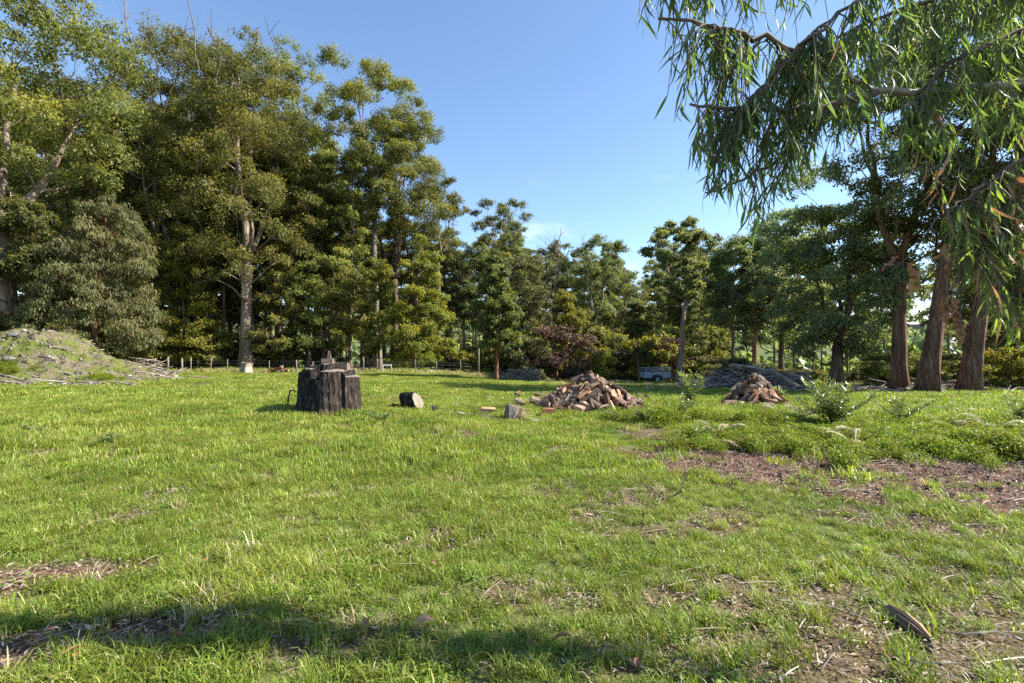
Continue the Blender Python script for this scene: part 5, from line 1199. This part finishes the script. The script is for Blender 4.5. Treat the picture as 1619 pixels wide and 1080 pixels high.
    var += [lf_mesh(random.uniform(.09, .15), random.uniform(.011, .018), random.uniform(-.35, .35), random.uniform(-.2, .2), m_, .5, 6, 'leaf', random.uniform(.7, 1)) for m_ in ('hang', 'hang', 'hang', 'curl', 'curl')]
    items = []
    for pts in TW:
        m = r.integers(8, 15); low = 809.5 + pts[-1][0] / pts[-1][1] * F > 1440 and pts[-1][2] < 1.6 + 310 / F * pts[-1][1]  # low right twigs: backlit yellow put into leaf tint, plus brown dead leaves
        for u in r.uniform(.12, 1, m):
            p = np.array([np.interp(u, np.linspace(0, 1, 6), pts[:, k]) for k in range(3)]); k = (r.integers(18, 21) if r.random() < .8 else r.integers(21, 23)) if (low and r.random() < .75) or r.random() < .03 else r.integers(18)
            items.append((p, k, (r.normal() * .33, r.normal() * .33, r.random() * 6.28), r.uniform(.62, 1.15)))
    def key(it):
        p = it[0]; px, py = 809.5 + p[0] / p[1] * F, 550 - (p[2] - 1.6) / p[1] * F
        return (0 if (px < 1600 and -10 < py < 560) else 1, p[1] / it[3])
    items.sort(key=key)
    from mathutils import Euler
    B = Acc()
    for q, (p, k, e, s) in enumerate(items):
        if q < 300: obj('leaf', var[k][1], t, tuple(p - o0), e, (s, s, s))
        else:
            Vv = np.concatenate(var[k][0].v); R3 = np.array(Euler(e).to_matrix()); B.add(Vv * s @ R3.T + p - o0, np.concatenate(var[k][0].f4), None, 1 if k > 20 else 0, np.concatenate(var[k][0].t4))
    # upper canopy, above and beside the picture, that shades the lawn
    n = 0
    for c in ((6.4, 2.9, 7.6), (7.6, 2.0, 6.6), (6.0, 1.2, 6.2), (4.2, 1.6, 4.9), (5.6, 2.8, 6.9), (8.6, 2.7, 7.6), (7.0, .6, 5.4)):
        c = np.array(c); c[1] = 1.2 - .4 * (3.0 - c[1]); m = 45; q = runit(m) * r.random((m, 1)) ** .5 * (1.3, .8, .9)
        pos = c + q; ax = runit(m) * .5 + (0, 0, -1); leaves(B, pos - o0, ax, runit(m), r.uniform(.16, .26, m), .04, 0, r.random(m))
        A = Acc(); tube(A, np.stack([tp(c[2] * .72), (tp(c[2] * .72) + c) / 2 + (0, 0, -.1), c]) - o0, [.06, .04, .015], 6); obj('branch', A.mesh('branch', [M['paletwig']]), t)
    o = obj('leaves', B.mesh('leaves', [M['hang'], M['curl']])) ; o.parent = t; o['kind'] = 'stuff'
    # big brown curled leaves
    cv = []
    for k in range(6):
        Ac, _ = lf_mesh(r.uniform(.09, .15), r.uniform(.030, .052), r.uniform(-.2, .2), r.uniform(-.1, .1), 'curl', r.uniform(.5, 1.1), 9, 'dead_leaf', r.uniform(.1, .9))
        V = np.concatenate(Ac.v); V = V + r.normal(size=V.shape) * (.0035, .006, .002); V[:, 0] *= 1 + .3 * np.sin(V[:, 2] * 70 + k)
        C2 = Acc(); C2.add(V, np.concatenate(Ac.f4), None, 0, np.clip(.5 + r.normal(size=18) * .25, 0, 1)); cv.append(C2.mesh('dead_leaf', [M['curl']]))
    spots = [(1418, 418), (1432, 430), (1486, 405), (1500, 398), (1560, 375), (1575, 365), (1598, 360), (1492, 490), (1500, 496), (1508, 484), (1514, 505), (1518, 530), (1524, 522), (1452, 440), (1600, 296), (1610, 305), (1604, 320), (1527, 440), (1612, 338), (1590, 385), (1608, 400)]
    for k, (px, py) in enumerate(spots):
        obj('dead_leaf', cv[k % 6], t, tuple(P3(px, py - 14, 2.75) - o0), (r.normal() * .28, r.normal() * .35, r.random() * 6.28))
    # thread-like twigs that carry the brown leaves
    A = Acc()
    for a, b in (((1480, 345), (1412, 425)), ((1520, 410), (1490, 495)), ((1520, 410), (1510, 490)), ((1520, 410), (1518, 530)), ((1470, 425), (1450, 445)), ((1520, 410), (1525, 445)), ((1470, 425), (1486, 410))):
        p, q = P3(*a, 2.72), P3(*b, 2.72); tube(A, np.stack([p, (p + q) / 2 - (0, 0, .04), q]) - o0, [.004, .003, .002], 4, cap=False)
    o = obj('hanging_twig', A.mesh('hanging_twig', [M['twig']]), t); o['kind'] = 'stuff'
overhang()

# pale-roofed shed on the far hillside
Y = 470.0; x = gx(1443, Y); z = float(zg(x, Y)); t = thing('farm_shed', 'tiny white-roofed shed on the far hillside between the thick trunks', 'shed', (x, Y, z))
A = Acc(); box(A, (0, 0, 2), (13, 8, 5)); obj('wall', A.mesh('wall', [M['woodgrey']], False), t)
A = Acc(); box(A, (0, -2.2, 5.2), (14, 5.4, .3), 0, 0, .38); box(A, (0, 2.2, 5.2), (14, 5.4, .3), 0, 0, -.38); obj('roof', A.mesh('roof', [M['roof']], False), t)
